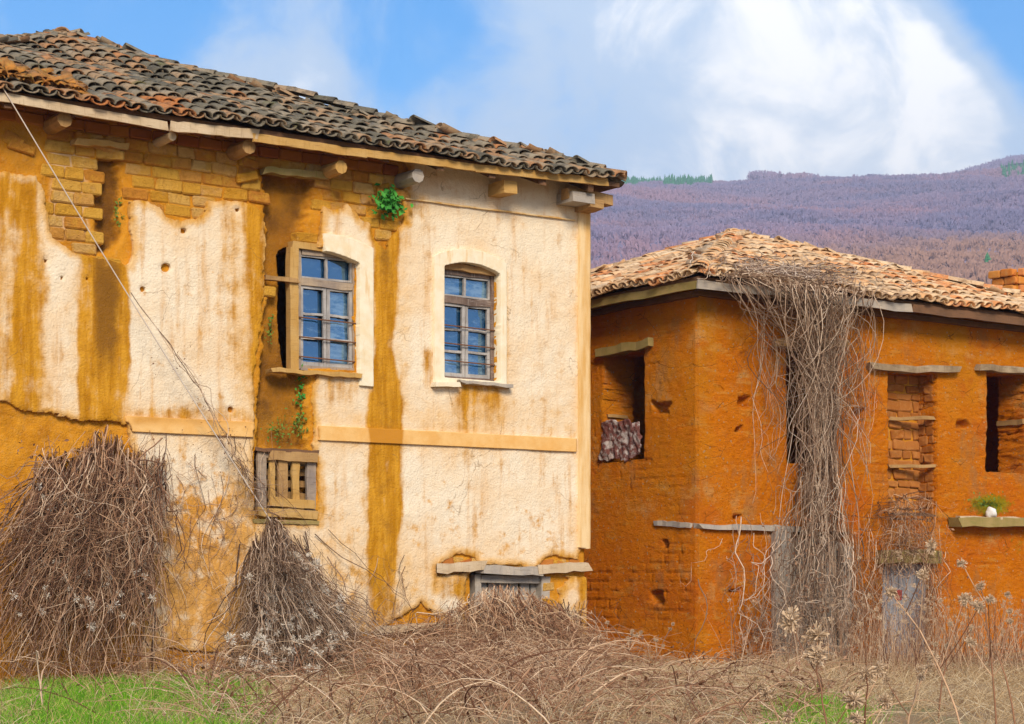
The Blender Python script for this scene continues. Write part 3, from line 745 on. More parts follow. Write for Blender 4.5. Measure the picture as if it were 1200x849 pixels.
sheet('wall', -7.75, -.01, -.3, 5.8, .02, lambda U, Z: left_open(*pxL(U, Z)) / 105, core_depth, {'brown': core_brown, 'pale': core_pale}, M['mud'], LHo, .45, 6, .006)
lw = bpy.data.objects['wall']
# remaining walls and floors, plain box walls out of sight
mb = MB(); mb.box((-9.2, .05, -.3), (-7.72, .5, 5.8)).box((-9.2, .52, -.3), (-8.8, 9.2, 5.8)).box((-.45, .46, -.3), (-.012, 9.2, 5.8)).box((-8.78, 8.8, -.3), (-.47, 9.2, 5.8))
mb.box((-8.7, .55, 2.35), (-.5, 8.7, 2.5)).box((-8.7, .55, 5.1), (-.5, 8.7, 5.2)).box((-8.7, 3.0, 0), (-.5, 3.1, 5.0))
mb.build('rear_wall', M['mud'], LHo)

def plaster_keep_px(PX, PY, holes=True):
    n = px_keep_noise(PX, PY, 7, 0); f = np.full(PX.shape, 60.)
    for P in REMOVED: f = np.minimum(f, -(sdpoly(PX, PY, P) + n))
    f = np.maximum(f, sdpoly(PX, PY, [(378, 246), (395, 248), (409, 242), (420, 254), (428, 268), (434, 280), (434, 300), (415, 298), (378, 296)]) + n * .4)   # bit left above the broken window
    f = np.minimum(f, -sdpoly(PX, PY, W2_IN) - 2); f = np.minimum(f, -sdpoly(PX, PY, [(330, 300), (345, 292), (380, 291), (419, 297), (419, 436), (330, 436)]) - 1)
    for hx, hy, hr in (HOLES_L if holes else ()): f = np.minimum(f, np.hypot(PX - hx, (PY - hy) * 1.1) - hr - n * .25)
    return f
def plaster_keep(U, Z): return plaster_keep_px(*pxL(U, Z)) / 105
def plaster_depth(U, Z):
    PX, PY = pxL(U, Z)
    rough = .012 + .03 * sm(PY, 540, 640) * (1 - sm(PX, 300, 420))
    d = -.014 + rough * fbm(U * 4, Z * 4, 5, 3) * 1.6 + .004 * fbm(U * 26, Z * 26, 3, 3)
    f = plaster_keep_px(PX, PY)
    return d + .010 * (1 - sm(f, 0, 3))
def stain(U, Z):
    PX, PY = pxL(U, Z); wob = 18 * fbm(PX * .01, PY * .012, 3, 6) + 9 * fbm(PX * .03, PY * .05, 3, 2); x = PX + wob
    def band2(a, b, s_, k):
        w1 = 26 * fbm(PX * .006, PY * .010, 3, 10 + k) + 12 * fbm(PX * .05, PY * .022, 4, 20 + k); w2 = 26 * fbm(PX * .006, PY * .010, 3, 30 + k) + 12 * fbm(PX * .05, PY * .022, 4, 40 + k)
        return sm(PX + w1, a - s_, a + s_) * (1 - sm(PX + w2, b - s_, b + s_))
    s = (.95 * band2(16, 52, 8, 1) + .55 * band(x, -100, 16, 9)) * sm(PY, 200, 220) * (1 - sm(PY, 470, 500) * .4) + .4 * band(x, -100, 14, 6) * band(PY, 195, 240, 15)
    s = np.maximum(s, 1.05 * band2(90, 150, 7, 2) * sm(PY, 270, 300))
    s = np.maximum(s, .9 * band(x, 290, 312, 6) * band(PY, 235, 540, 10) + .35 * band(x, 262, 288, 6) * band(PY, 240, 440, 40))
    s = np.maximum(s, 1.1 * band2(433, 469, 6, 3) * sm(PY, 230, 270) * (1 - .45 * sm(PY, 640, 740)))
    s = np.maximum(s, .55 * band(x, 365, 420, 14) * band(PY, 440, 475, 14))
    s = np.maximum(s, .75 * band(x, 535, 586, 10) * sm(PY, 449, 452) * (1 - sm(PY, 455, 530)))
    s = np.maximum(s, .5 * band(PX, 495, 509, 3) * band(PY, 405, 455, 12))
    s = np.maximum(s, .55 * band(PX, 476, 500, 10) * band(PY, 225, 258, 8))
    s = np.maximum(s, .75 * sm(PX, 672, 684) * sm(PY, 560, 640))
    s = np.maximum(s, .8 * band(PX, 515, 548, 6) * band(PY, 674, 705, 10))
    f = plaster_keep_px(PX, PY, False); s = np.maximum(s, .55 * (1 - sm(f, 0, 9)))
    s = np.maximum(s, .5 * band(PX, 150, 300, 6) * band(PY, 478, 500, 8))
    return s
def brown(U, Z):
    PX, PY = pxL(U, Z); x = PX + 10 * fbm(PX * .02, PY * .02, 3, 6)
    return .85 * band(x, 108, 140, 10) * band(PY, 280, 430, 60) + .6 * band(x, 444, 460, 6) * band(PY, 255, 330, 22) + .3 * band(x, 440, 462, 8) * sm(PY, 330, 420)
def wash(U, Z):
    PX, PY = pxL(U, Z); x = PX + 22 * fbm(PX * .012, PY * .012, 3, 6)
    w_ = .5 * band(x, -50, 60, 12) + .45 * band(x, 82, 160, 10) + .6 * band(x, 262, 320, 18) + .5 * band(x, 424, 480, 10) + .6 * band(x, 520, 600, 24) * band(PY, 446, 540, 30)
    w_ = np.maximum(w_, .55 * sm(PY, 520, 700) * (1 - .6 * sm(PX, 470, 520))); w_ = np.maximum(w_, .45 * band(PY, 470, 535, 18)); w_ = np.maximum(w_, .7 * sm(PX, 655, 690))
    f = plaster_keep_px(PX, PY, False); return np.maximum(w_, 1 - sm(f, 0, 16))
def worn(U, Z):
    PX, PY = pxL(U, Z)
    return .58 * sm(PY, 500, 640) * band(PX, 165, 305, 22) + .5 * sm(PY, 530, 700) * band(PX, 370, 440, 20) + .26 * sm(PY, 540, 620) * sm(PX, 460, 490) + .3 * sm(PY, 680, 740) * sm(PX, 480, 520) + .14 * sm(PY, 225, 300) * band(PX, 150, 300, 10)
sheet('plaster', -7.75, 0, -.3, 5.78, .0165, plaster_keep, plaster_depth, {'stain': stain, 'brown': brown, 'worn': worn, 'wash': wash}, M['plaster'], LHo, .05, 1)

# string course, window surrounds, corner pilaster
def bandline(PX): return 487.7 + .0507 * PX
sheet('string_course', -7.0, -.17, 2.2, 2.9, .02,
      lambda U, Z: np.minimum(np.minimum(np.minimum(Z - 2.505 - .012 * fbm(U * 2, Z, 3), 2.66 - Z + .012 * fbm(U * 2, Z + 5, 3)), (plaster_keep_px(*pxL(U, Z)) - 3) / 105), (pxL(U, Z)[0] - 146) / 105),
      lambda U, Z: -.045 + .012 * fbm(U * 5, Z * 5, 3), {'stain': lambda U, Z: stain(U, Z)}, M['band'], LHo, .04)
sheet('window_surround', -2.6, -1.0, 3.0, 5.2, .015,
      lambda U, Z: np.minimum(sdpoly(*pxL(U, Z), W2_OUT), -sdpoly(*pxL(U, Z), W2_IN)) / 105 + .006 * fbm(U * 9, Z * 9, 3), lambda U, Z: -.052 + .012 * fbm(U * 6, Z * 6, 3), {}, M['trim'], LHo, .17)
W1_IN = arch_poly(340, 419, 293, 446, 16, 6)
def w1trim(U, Z):
    PX, PY = pxL(U, Z)
    return np.minimum(np.minimum(sdpoly(PX, PY, W1_OUT), -sdpoly(PX, PY, W1_IN)), PX - 378 + 6 * fbm(PX * .1, PY * .1, 3)) / 105 + .006 * fbm(U * 9, Z * 9, 3)
sheet('window_surround', -4.2, -2.4, 3.0, 5.2, .015, w1trim, lambda U, Z: -.052 + .014 * fbm(U * 6, Z * 6, 3), {}, M['trim'], LHo, .17)
sheet('corner_pilaster', -.14, .03, 1.35, 5.45, .02, lambda U, Z: np.minimum(np.minimum(U + .135 + .01 * fbm(U, Z * 4, 3), .028 - U + .012 * fbm(U, Z * 3 + 5, 4)), Z - 1.38 - .1 * fbm(U * 5, Z, 3)), lambda U, Z: -.05 + .015 * fbm(U * 4, Z * 4, 3), {}, M['pilaster'], LHo, .12)
mb = MB(); a, b = lf(476, 233, -.034), lf(674, 257, -.034)
mb.plank(a, (b[0], b[1], a[2] + (b[2] - a[2]) * .3), (0, 0, .008), (0, .012, 0), 14, .002); mb.build('plaster_ledge', M['pilaster'], LHo)

# adobe bricks laid bare
cnt = 0; z = 4.0
rng = random.Random(4)
while z < 5.74:
    u = -7.7 + rng.uniform(0, .2)
    while u < -.3:
        L_ = rng.uniform(.19, .31); uc, zc = u + L_ / 2, z + .058; PX, PY = tuple(float(q[0, 0]) for q in pxL(np.array([[uc]]), np.array([[zc]])))
        A_ = (np.array([[PX]]), np.array([[PY]]))
        f = float(plaster_keep_px(*A_)[0, 0]); rc = float(recess(*A_)[0, 0]); op = float(left_open(*A_)[0, 0])
        under = zc > 5.42
        if f < 2 and rc < .25 and op > 10 and not (PX > 470) and not (PX < 48 and not under):
            put('brick', rng.choice(RB if under else BR), lw, (uc, .100 + rng.uniform(-.010, .012) - (.01 if under else 0), zc), (L_ - .004, .15, .117 + rng.uniform(-.006, .006)), (rng.gauss(0, .015), rng.gauss(0, .02), rng.gauss(0, .02))); cnt += 1
        u += L_
    z += .122
for _ in range(34):                                   # stones and bricks in the broken foot of the wall and around the cellar
    px, py = rng.choice([(rng.uniform(515, 685), rng.uniform(652, 662)), (rng.uniform(642, 656), rng.uniform(680, 760)), (rng.uniform(470, 548), rng.uniform(728, 790))])
    u, z = LH.front(px, py)
    put('brick', rng.choice(BR + RB), lw, (u, .07, z), (rng.uniform(.14, .26), .12, rng.uniform(.06, .11)), (rng.gauss(0, .06), rng.gauss(0, .1), rng.gauss(0, .06)))
print('bricks', cnt)

# windows ---------------------------------------------------------
def casement_window(x0, x1, yt, yb, v, dark, pale, name_label, rows_low=3, seedl=1, bars=(.33, .55, .76)):
    """frame with a two-pane transom light over a pair of three-pane casements and iron bars"""
    u0, zb = LH.front(x0, yb, v); u1, _ = LH.front(x1, yb, v); _, zt = LH.front((x0 + x1) / 2, yt, v); Wd, Hd = u1 - u0, zt - zb
    fw = .055
    mb = MB()
    mb.plank((u0 + fw / 2, v, zb), (u0 + fw / 2, v, zt), (fw / 2, 0, 0), (0, .045, 0), 8, .002).plank((u1 - fw / 2, v, zb), (u1 - fw / 2, v, zt), (fw / 2, 0, 0), (0, .045, 0), 8, .002)
    mb.plank((u0 + fw, v - .003, zt - fw / 2), (u1 - fw, v - .003, zt - fw / 2), (0, 0, fw / 2), (0, .042, 0), 5, .002).plank((u0 + fw, v - .003, zb + fw / 2), (u1 - fw, v - .003, zb + fw / 2), (0, 0, fw / 2), (0, .042, 0), 5, .002)
    ztr = zb + Hd * .735
    mb.plank((u0 + fw, v - .01, ztr), (u1 - fw, v - .01, ztr - .01), (0, 0, .04), (0, .04, 0), 5, .003)
    win = mb.build('window', dark, LHo); tag(win, name_label)
    um = (u0 + u1) / 2 + .005
    def pane(a0, a1, b0, b1):
        m = MB(); vv = v + .02; tl = random.uniform(-.010, .010); m.v += [(a0, vv + tl, b0), (a1, vv - tl, b0), (a1, vv - tl + .003, b1), (a0, vv + tl, b1), (a0, vv + tl + .004, b0), (a1, vv - tl + .004, b0), (a1, vv - tl + .007, b1), (a0, vv + tl + .004, b1)]
        m.f += [[0, 1, 2, 3], [7, 6, 5, 4], [0, 4, 5, 1], [1, 5, 6, 2], [2, 6, 7, 3], [3, 7, 4, 0]]; m.build('pane', M['glass'], win)
    def strip(p, q, hw, vert): 
        MB_ = MB(); MB_.plank(p, q, (hw, 0, 0) if vert else (0, 0, hw), (0, .016, 0), 6, .0018, .002).build('glazing_bar', pale, win)
    a, b = u0 + fw - .002, u1 - fw + .002
    # transom light
    z0, z1 = ztr + .036, zt - fw + .002
    pane(a, um, z0, z1); pane(um + .002, b, z0, z1)
    strip((um, v - .01, z0), (um, v - .01, z1), .014, True)
    for s_, (p, q) in (('l', ((a + .011, z0), (a + .011, z1))), ('r', ((b - .011, z0), (b - .011, z1)))): strip((p[0], v - .008, p[1]), (q[0], v - .008, q[1]), .011, True)
    strip((a + .02, v - .011, z1 - .012), (b - .02, v - .011, z1 - .012), .010, False); strip((a + .02, v - .011, z0 + .012), (b - .02, v - .011, z0 + .012), .011, False)
    # casements
    z0, z1 = zb + fw - .002, ztr - .036
    for (c0, c1) in ((a, um - .004), (um + .004, b)):
        m = MB(); sw = .018
        m.plank((c0 + sw, v - .012, z0), (c0 + sw, v - .012, z1), (sw, 0, 0), (0, .018, 0), 8, .0015, .002).plank((c1 - sw, v - .012, z0), (c1 - sw, v - .012, z1), (sw, 0, 0), (0, .018, 0), 8, .0015, .002)
        m.plank((c0 + 2 * sw, v - .011, z0 + .022), (c1 - 2 * sw, v - .011, z0 + .022), (0, 0, .022), (0, .016, 0), 4, .0015, .002).plank((c0 + 2 * sw, v - .011, z1 - .018), (c1 - 2 * sw, v - .011, z1 - .018), (0, 0, .018), (0, .016, 0), 4, .0015, .002)
        m.build('casement', pale, win)
        hh = (z1 - z0 - .08) / rows_low
        for k in range(rows_low):
            pane(c0 + .03, c1 - .03, z0 + .04 + hh * k, z0 + .04 + hh * (k + 1) - .002)
            if k: zz = z0 + .04 + hh * k; strip((c0 + .03, v - .006, zz + random.uniform(-.008, .008)), (c1 - .03, v - .006, zz + random.uniform(-.008, .008)), .013, False)
    for f in bars:
        zz = ztr - (ztr - zb) * f
        MB().tube([(u0 + .01, v - .065, zz + .01), ((u0 + u1) / 2, v - .068, zz), (u1 - .01, v - .065, zz - .006)], .008, 6).build('iron_bar', M['iron'], win)
    return win
casement_window(508, 577, 319, 446, .13, M['frame_dark'], M['frame_pale'], 'dark framed window with pale glazing bars in a whole arched surround')
casement_window(345, 416, 296, 434, .10, M['frame_grey'], M['frame_pale'], 'grey weathered window beside a black gap in the broken wall', bars=(.42, .64, .86))
# timber lining over both windows, brick head, ledges
mb = MB(); mb.plank(lf(516, 312, .09), lf(584, 321, .09), (0, 0, .035), (0, .05, 0), 6, .004); mb.build('window_head', M['wood_brown'], LHo)
mb = MB(); mb.plank(lf(340, 287, .08), lf(419, 299, .08), (0, 0, .035), (0, .06, 0), 6, .004); mb.build('window_head', M['wood_ochre'], LHo)
mb = MB(); mb.plank(lf(342, 290, .07), lf(343, 436, .07), (.05, 0, 0), (0, .05, 0), 10, .003); mb.build('window_jamb', M['wood_ochre'], LHo)
mb = MB(); mb.plank(lf(536, 447, -.05), lf(598, 453, -.05), (0, 0, .018), (0, .06, 0), 8, .004); mb.build('window_sill', M['wood_grey'], LHo)
mb = MB(); mb.plank(lf(507, 451, -.06), lf(537, 451, -.06), (0, 0, .025), (0, .05, 0), 4, .003); mb.build('window_sill', M['trim'], LHo)
mb = MB(); mb.plank(lf(314, 434, .0), lf(420, 441, .0), (0, 0, .022), (0, .085, 0), 12, .006); mb.build('window_sill', M['wood_ochre'], LHo)
mb = MB(); mb.plank(lf(310, 326, .03), lf(348, 330, .03), (0, 0, .022), (0, .04, 0), 5, .004); mb.build('wall_tie', M['wood_brown'], LHo)

# slatted hatch -------------------------------------------------------
hv = .03
mb = MB(); mb.plank(lf(306, 530, hv), lf(306, 604, hv), (.05, 0, 0), (0, .02, 0), 8, .003).plank(lf(364, 532, hv), lf(364, 600, hv), (.055, 0, 0), (0, .02, 0), 8, .003).plank(lf(304, 533, hv + .006), lf(366, 536, hv + .006), (0, 0, .03), (0, .018, 0), 6, .002)
hatch = mb.build('hatch', M['frame_grey'], LHo); tag(hatch, 'small slatted wooden hatch under the weathered window')
for a, b, hw, m_, nm in ((lf(316, 534, hv - .045), lf(371, 537, hv - .045), .05, 'wood_brown', 'rail'), (lf(316, 588, hv - .045), lf(368, 592, hv - .045), .045, 'wood_ochre', 'rail'), (lf(300, 600, hv - .05), lf(371, 604, hv - .05), .045, 'wood_ochre', 'rail'), (lf(297, 611, -.01), lf(373, 613, -.01), .022, 'wood_moss', 'rail'), (lf(300, 527, -.01), lf(372, 530, -.01), .018, 'wood_dark', 'rail')):
    MB().plank(a, b, (0, 0, hw), (0, .022, 0), 8, .003).build(nm, M[m_], hatch)
for px, hw, m_ in ((318, .033, 'wood_ochre'), (331, .055, 'wood_brown'), (346, .042, 'wood_ochre')):
    MB().plank(lf(px, 538, hv - .01), lf(px, 590, hv - .01), (hw, 0, 0), (0, .018, 0), 6, .003).build('slat', M[m_], hatch)
for k in range(5):
    MB().plank(lf(300, 540 + 13 * k, .17), lf(372, 543 + 13 * k, .17), (0, 0, .035), (0, .015, 0), 5, .006).build('back_slat', M['wood_brown'], hatch)

# cellar opening ----------------------------------------------------------
mb = MB(); mb.plank(lf(557, 672, .12), lf(557, 815, .12), (.04, 0, 0), (0, .06, 0), 8, .004).plank(lf(636, 674, .08), lf(636, 815, .08), (.06, 0, 0), (0, .06, 0), 8, .005).plank(lf(560, 678, .1), lf(632, 680, .1), (0, 0, .045), (0, .05, 0), 6, .004)
cel = mb.build('cellar_door', M['wood_grey'], LHo); tag(cel, 'grey plank cellar door half buried in brambles')
for k in range(6): MB().plank(lf(564 + 12.5 * k, 682, .16), lf(564 + 12.5 * k, 815, .16 + random.uniform(-.01, .01)), (.062, 0, 0), (0, .015, 0), 8, .003).build('door_board', M['wood_grey'], cel)
for a, b, m_ in ((lf(512, 667, -.035), lf(566, 663, -.035), 'wood_pale'), (lf(562, 666, -.03), lf(634, 671, -.03), 'wood_grey'), (lf(630, 668, -.04), lf(689, 664, -.04), 'wood_pale')):
    MB().plank(a, b, (0, 0, .05), (0, .05, 0), 6, .006, .04).build('lintel', M[m_], LHo)
MB().plank(lf(440, 739, -.03), lf(520, 732, -.03), (0, 0, .035), (0, .05, 0), 8, .005).build('wall_plate', M['wood_pale'], LHo)

# roof ----------------------------------------------------------------------
ZE = 5.63
def sagL(si, p, q): return (.05 * math.sin(p * 1.3 + 1) + .04 * math.sin(p * 2.9 + q * 1.7)) * min(1, .35 + q) if si != 4 else .04 * math.sin(p * 2)
roofL, thL = pyramid_roof(LHo, LH, -9.5, .17, -.42, ZE, 7.58, M['tile_dark'], 11, sagL)
# rafters, fascia boards, beam ends
for k in range(14):
    u = -9.2 + k * .69; MB().plank((u, -.40, ZE - .10), (u, .30, ZE - .10 + .70 * math.tan(thL)), (.04, 0, 0), (0, 0, .045), 3, .004).build('rafter', M['wood_dark'], LHo)
fas = [((-40, 112), (196, 153), 'wood_pale', .03), ((200, 153), (302, 163), 'wood_pale', .035), ((296, 166), (430, 186), 'wood_ochre', .03), ((425, 184), (560, 202), 'wood_ochre', .028), ((556, 202), (712, 219), 'wood_ochre', .03)]
for a, b, m_, hw in fas: MB().plank(lf(a[0], a[1] - 5, -.435), lf(b[0], b[1] - 5, -.435), (0, 0, hw * 1.4), (0, .014, 0), 14, .0025).build('fascia_board', M[m_], roofL)
for px, py, r, sq, m_ in ((76, 140, .085, 0, 'wood_brown'), (202, 160, .05, 0, 'wood_pale'), (292, 172, .085, 0, 'wood_brown'), (490, 206, .085, 0, 'wood_grey'), (400, 196, .08, 0, 'wood_ochre')):
    u, v, z = lf(px, py, -.34); MB().tube([(u + .0, -.34, z), (u, .0, z + .0), (u, .4, z)], [r * .9, r, r], 9).build('beam_end', M[m_], LHo)
for px, py, w_, h_, m_ in ((599, 219, .085, .07, 'wood_ochre'), (684, 231, .16, .06, 'wood_grey'), (700, 240, .10, .05, 'wood_brown')):
    u, v, z = lf(px, py, -.33); MB().plank((u, -.33, z), (u, .4, z), (w_, 0, 0), (0, 0, h_), 4, .006).build('beam_end', M[m_], LHo)
u, v, z = lf(672, 229, -.2); MB().plank((u - .1, -.2, z), (.2, -.2, z - .01), (0, 0, .06), (0, .07, 0), 4, .005).build('wall_plate', M['wood_brown'], LHo)
MB().plank(lf(306, 200, -.02), lf(382, 207, -.02), (0, 0, .035), (0, .06, 0), 8, .006).build('wall_plate', M['wood_moss'], LHo)
MB().plank(lf(85, 166, -.02), lf(150, 173, -.02), (0, 0, .03), (0, .05, 0), 8, .006).build('wall_plate', M['wood_ochre'], LHo)
for k in range(13):                                # rough corbel stones under the eave
    px = random.uniform(0, 470); u, v, z = lf(px, 150 + .125 * px + random.uniform(2, 22), .0)
    if 302 < px < 372: continue
    put('stone', random.choice(BR), lw, (u, random.uniform(.05, .09), z), (random.uniform(.16, .28), .16, random.uniform(.09, .13)), (random.gauss(0, .15), random.gauss(0, .2), random.gauss(0, .2)))
# slipped mossy tiles and mud at the broken corner of the eave
tmm = tile_mesh(M['tile_moss'])
for k in range(120):
    px = random.uniform(-40, 100); py = 78 + px * .42 + random.gauss(0, 9)
    v = -.42 + abs(random.gauss(0, .32)); u = LH.front(px, py, v)[0]
    z = ZE + (v + .42) * math.tan(thL) + .10 + random.uniform(.0, .10) * max(0, 1 - px / 110)
    ob = bpy.data.objects.new('fallen_tile', tmm); COL.objects.link(ob); ob.parent = roofL; ob.location = (u, v, z)
    ob.rotation_euler = (thL + random.gauss(0, .2), random.gauss(0, .3), random.gauss(.1, .6)); f_ = random.uniform(.45, .9); ob.scale = (f_, f_ * random.uniform(.35, .9), f_ * .8)


# ------------------------------------------------------------------ the earth house
RHo = empty('earth_house', RH.o, ANG)
tag(RHo, 'low ruined house of bare orange earth with pale tiled hip roof', 'house')
pxF, pxS = px_sheet_fn(RH), px_sheet_fn(RH, True)
def rf(px, py, v=0.0): u, z = RH.front(px, py, v); return (u, v, z)
def rside(px, py, u=0.0): v, z = RH.side(px, py, u); return (u, v, z)
OPEN_R = [[(921, 404), (981, 408), (981, 545), (921, 543)], [(1040, 436), (1098, 438), (1098, 606), (1040, 603)], [(1155, 436), (1204, 438), (1204, 556), (1155, 553)],
          [(1034, 660), (1092, 660), (1092, 830), (1034, 830)], [(908, 622), (994, 624), (994, 850), (908, 850)]]
HOLES_R = [(871, 471, 6, 6), (1007, 487, 7, 8), (1127, 497, 7, 5), (862, 692, 6, 2), (842, 456, 4, 3), (866, 503, 4, 3), (865, 606, 5, 3)]
HOLES_S = [(776, 478, 9, 6), (781, 638, 3, 4), (771, 702, 7, 7)]
def front_keep(U, Z):
    PX, PY = pxF(U, Z); n = 4 * fbm(PX * .12, PY * .12, 4, 3); f = np.full(PX.shape, 60.)
    for P in OPEN_R: f = np.minimum(f, -sdpoly(PX, PY, P) - n * .9)
    return f / 90
def coursing(U, Z, s):
    """worn courses of adobe under the earth skin"""
    show = sm(fbm(U * .9, Z * 1.1, 3, s), -.14, .06)
    zz = Z + .03 * fbm(U * 2, Z * 2, 3, s); row = np.floor(zz / .115); co = np.abs((zz / .115) % 1 - .5)
    cu = np.abs((U / .27 + row * .43 + .2 * np.sin(row * 7.7)) % 1 - .5)
    return show * (.016 * sm(co, .42, .5) + .014 * sm(cu, .455, .5)) * (.4 + 1.6 * sm(fbm(U * 5, Z * 5, 2, s + 2), -.1, .15))
def front_depth(U, Z):
    PX, PY = pxF(U, Z); d = .05 * fbm(U * 1.6, Z * 1.6, 5, 7) + .022 * fbm(U * 14, Z * 18, 5, 2) + coursing(U, Z, 3)
    for hx, hy, a, b in HOLES_R: d = d + .13 * sm(1.15 - np.maximum(np.abs(PX - hx) / a, np.abs(PY - hy) / b) + 1.2 * fbm(PX * .15, PY * .15, 3), 0, .3)
    d = d * sm(U, 0, .14) - .006 + .06 * sm(PY, 782, 786) * sm(U, 0, .05) - .05 * sm(fbm(U * 6, Z * 7, 2, 9), .24, .34) * .5
    return d
def ye_f(U, Z):
    PX, PY = pxF(U, Z); return .45 * (1 - sm(PY - .13 * (PX - 820), 370, 470)) + .5 * (1 - sm(PX, 822, 850)) + .35 * band(PX, 1100, 1150, 15)
def moss_f(U, Z):
    PX, PY = pxF(U, Z); return 1.0 * np.exp(-(((PX - 1160) / 26) ** 2 + ((PY - 592) / 13) ** 2)) + .35 * np.exp(-(((PX - 1190) / 40) ** 2 + ((PY - 640) / 20) ** 2))
def pale_f(U, Z):
    PX, PY = pxF(U, Z); return .6 * np.exp(-(((PX - 817) / 9) ** 2 + ((PY - 390) / 60) ** 2)) + .55 * np.exp(-(((PX - 830) / 20) ** 2 + ((PY - 478) / 14) ** 2))
wf = sheet('wall', 0, 6.9, -.3, 4.62, .019, front_keep, front_depth, {'yellow': ye_f, 'moss': moss_f, 'pale': pale_f}, M['orange'], RHo, .5, 7, .008)
S_OPEN = [(708, 417), (757, 408), (757, 538), (708, 543)]
def side_keep(U, Z):
    PX, PY = pxS(U, Z); return (-sdpoly(PX, PY, S_OPEN) - 3 * fbm(PX * .12, PY * .12, 4, 3)) / 60
def side_depth(U, Z):
    PX, PY = pxS(U, Z); d = .04 * fbm(U * 1.6, Z * 1.6, 5, 4) * sm(U, 0, .2) + (.014 * fbm(U * 15, Z * 19, 5, 6) + .6 * coursing(U, Z, 6)) * sm(U, 0, .14) - .022
    for hx, hy, a, b in HOLES_S: d = d + .13 * sm(1.15 - np.maximum(np.abs(PX - hx) / a, np.abs(PY - hy) / b) + 1.2 * fbm(PX * .15, PY * .15, 3), 0, .3)
    return d
ws = sheet('wall', .012, 3.6, -.3, 4.62, .019, side_keep, side_depth, {'yellow': lambda U, Z: .5 - .3 * sm(pxS(U, Z)[1], 560, 700) + 0 * U, 'moss': lambda U, Z: 0 * U, 'pale': lambda U, Z: .25 * band(pxS(U, Z)[0], 705, 760, 8) * band(pxS(U, Z)[1], 340, 415, 15)}, M['orange'], RHo, .5, 7, .008, side=True)
mb = MB(); mb.box((6.88, .03, -.3), (7.7, .5, 4.6)).box((.03, 3.58, -.3), (.5, 7.3, 4.6)).box((7.25, .52, -.3), (7.7, 7.3, 4.6)).box((.52, 6.85, -.3), (7.23, 7.3, 4.6)).box((.6, .6, 4.25), (7.2, 6.8, 4.35)).box((.6, 2.2, 0), (7.2, 2.3, 4.2)).box((.55, .6, 2.25), (7.2, 2.1, 2.35))
mb.build('rear_wall', M['orange'], RHo)

# bricked-up window: infill bricks, the brick of the reveal, ties
def courses(parent, fn, w, z0, z1, face, meshes, hh=.13, seed=1, lmin=.2, lmax=.34):
    r = random.Random(seed); z = z0
    while z < z1 - .04:
        h_ = hh * r.uniform(.75, 1.2); x = r.uniform(-.15, 0)
        while x < w - .02:
            l_ = r.uniform(lmin, lmax); a, b = max(x, 0), min(x + l_, w)
            if b - a > .05:
                loc, dims, rot = fn((a + b) / 2, z + h_ / 2, b - a - .014, h_ - .014)
                put('brick', r.choice(meshes), parent, loc, dims, (r.gauss(0, .025), r.gauss(0, .03), rot + r.gauss(0, .03)))
            x += l_
        z += h_
u0, _, zb = rf(1036, 612); u1, _, zt = rf(1100, 440); zt = RH.front(1040, 436)[1]; zb = RH.front(1040, 606)[1]
MB().box((u0 - .1, .325, zb - .1), (u1 + .1, .46, zt + .1)).build('infill_wall', M['mud'], RHo)
nich = bpy.data.objects['infill_wall']
courses(nich, lambda x, z, l, h: ((u0 + x, .36 + random.uniform(-.02, .01), z), (l, .12, h), 0), u1 - u0, zb, zt, 0, IB, .125, 3, .16, .30)
ur = RH.front(1098, 500)[0]
courses(nich, lambda x, z, l, h: ((ur + .03 + random.uniform(-.012, .012), .05 + x, z), (.10, l, h), 0), .27, zb, zt, 0, IB, .125, 5, .14, .27)
for py in (490, 546): MB().plank((u0 + (u1 - u0) * .35, .27, RH.front(1070, py)[1]), (ur - .01, .04, RH.front(1095, py)[1]), (0, 0, .022), (.02, .03, 0), 4, .004).build('wall_tie', M['wood_brown'], nich)
# reveal of the open window: tie beam
uc = RH.front(1204, 495)[0]; zc = RH.front(1204, 494)[1]; MB().plank((uc - .015, .04, zc), (uc - .015, .5, zc), (0, 0, .035), (.02, 0, 0), 4, .003).build('wall_tie', M['wood_brown'], RHo)

# timber: lintels, string timbers, ledge, sill
for a, b, hw, m_, v in (((1017, 430), (1118, 434), .042, 'wood_worn', -.02), ((1143, 431), (1216, 436), .042, 'wood_worn', -.02), ((905, 402), (990, 404), .045, 'wood_brown', -.01), ((1026, 652), (1096, 653), .085, 'wood_moss', -.02),
                        ((818, 617), (940, 620), .032, 'wood_grey', -.015), ((1120, 612), (1215, 613), .06, 'wood_moss', -.12), ((1122, 607), (1214, 609), .018, 'wood_pale', -.15), ((1036, 605), (1100, 607), .05, 'wood_dark', .1), ((822, 783), (866, 783), .018, 'wood_brown', .0), ((1040, 776), (1215, 765), .02, 'wood_brown', -.01)):
    MB().plank(rf(*a, v), rf(*b, v), (0, 0, hw), (0, .09 if hw > .04 else .05, 0), 6, .007, .05).build('lintel' if hw > .04 else 'string_timber', M[m_], RHo)
a, b = rside(704, 415, -.02), rside(766, 404, -.02)
MB().plank(a, (b[0], b[1], (a[2] + b[2]) / 2 + .03), (0, 0, .05), (.08, 0, 0), 8, .006).build('lintel', M['wood_moss'], RHo)
a, b = rside(768, 613, -.01), rside(812, 616, -.01); MB().plank(a, b, (0, 0, .03), (.04, 0, 0), 8, .006).build('string_timber', M['wood_grey'], RHo)
va, za_ = RH.side(708, 487)[0], RH.side(708, 487)[1]; MB().plank((.04, va - .02, za_), (.34, va - .02, za_ - .01), (0, 0, .02), (0, .02, 0), 4, .003).build('wall_tie', M['wood_brown'], RHo)

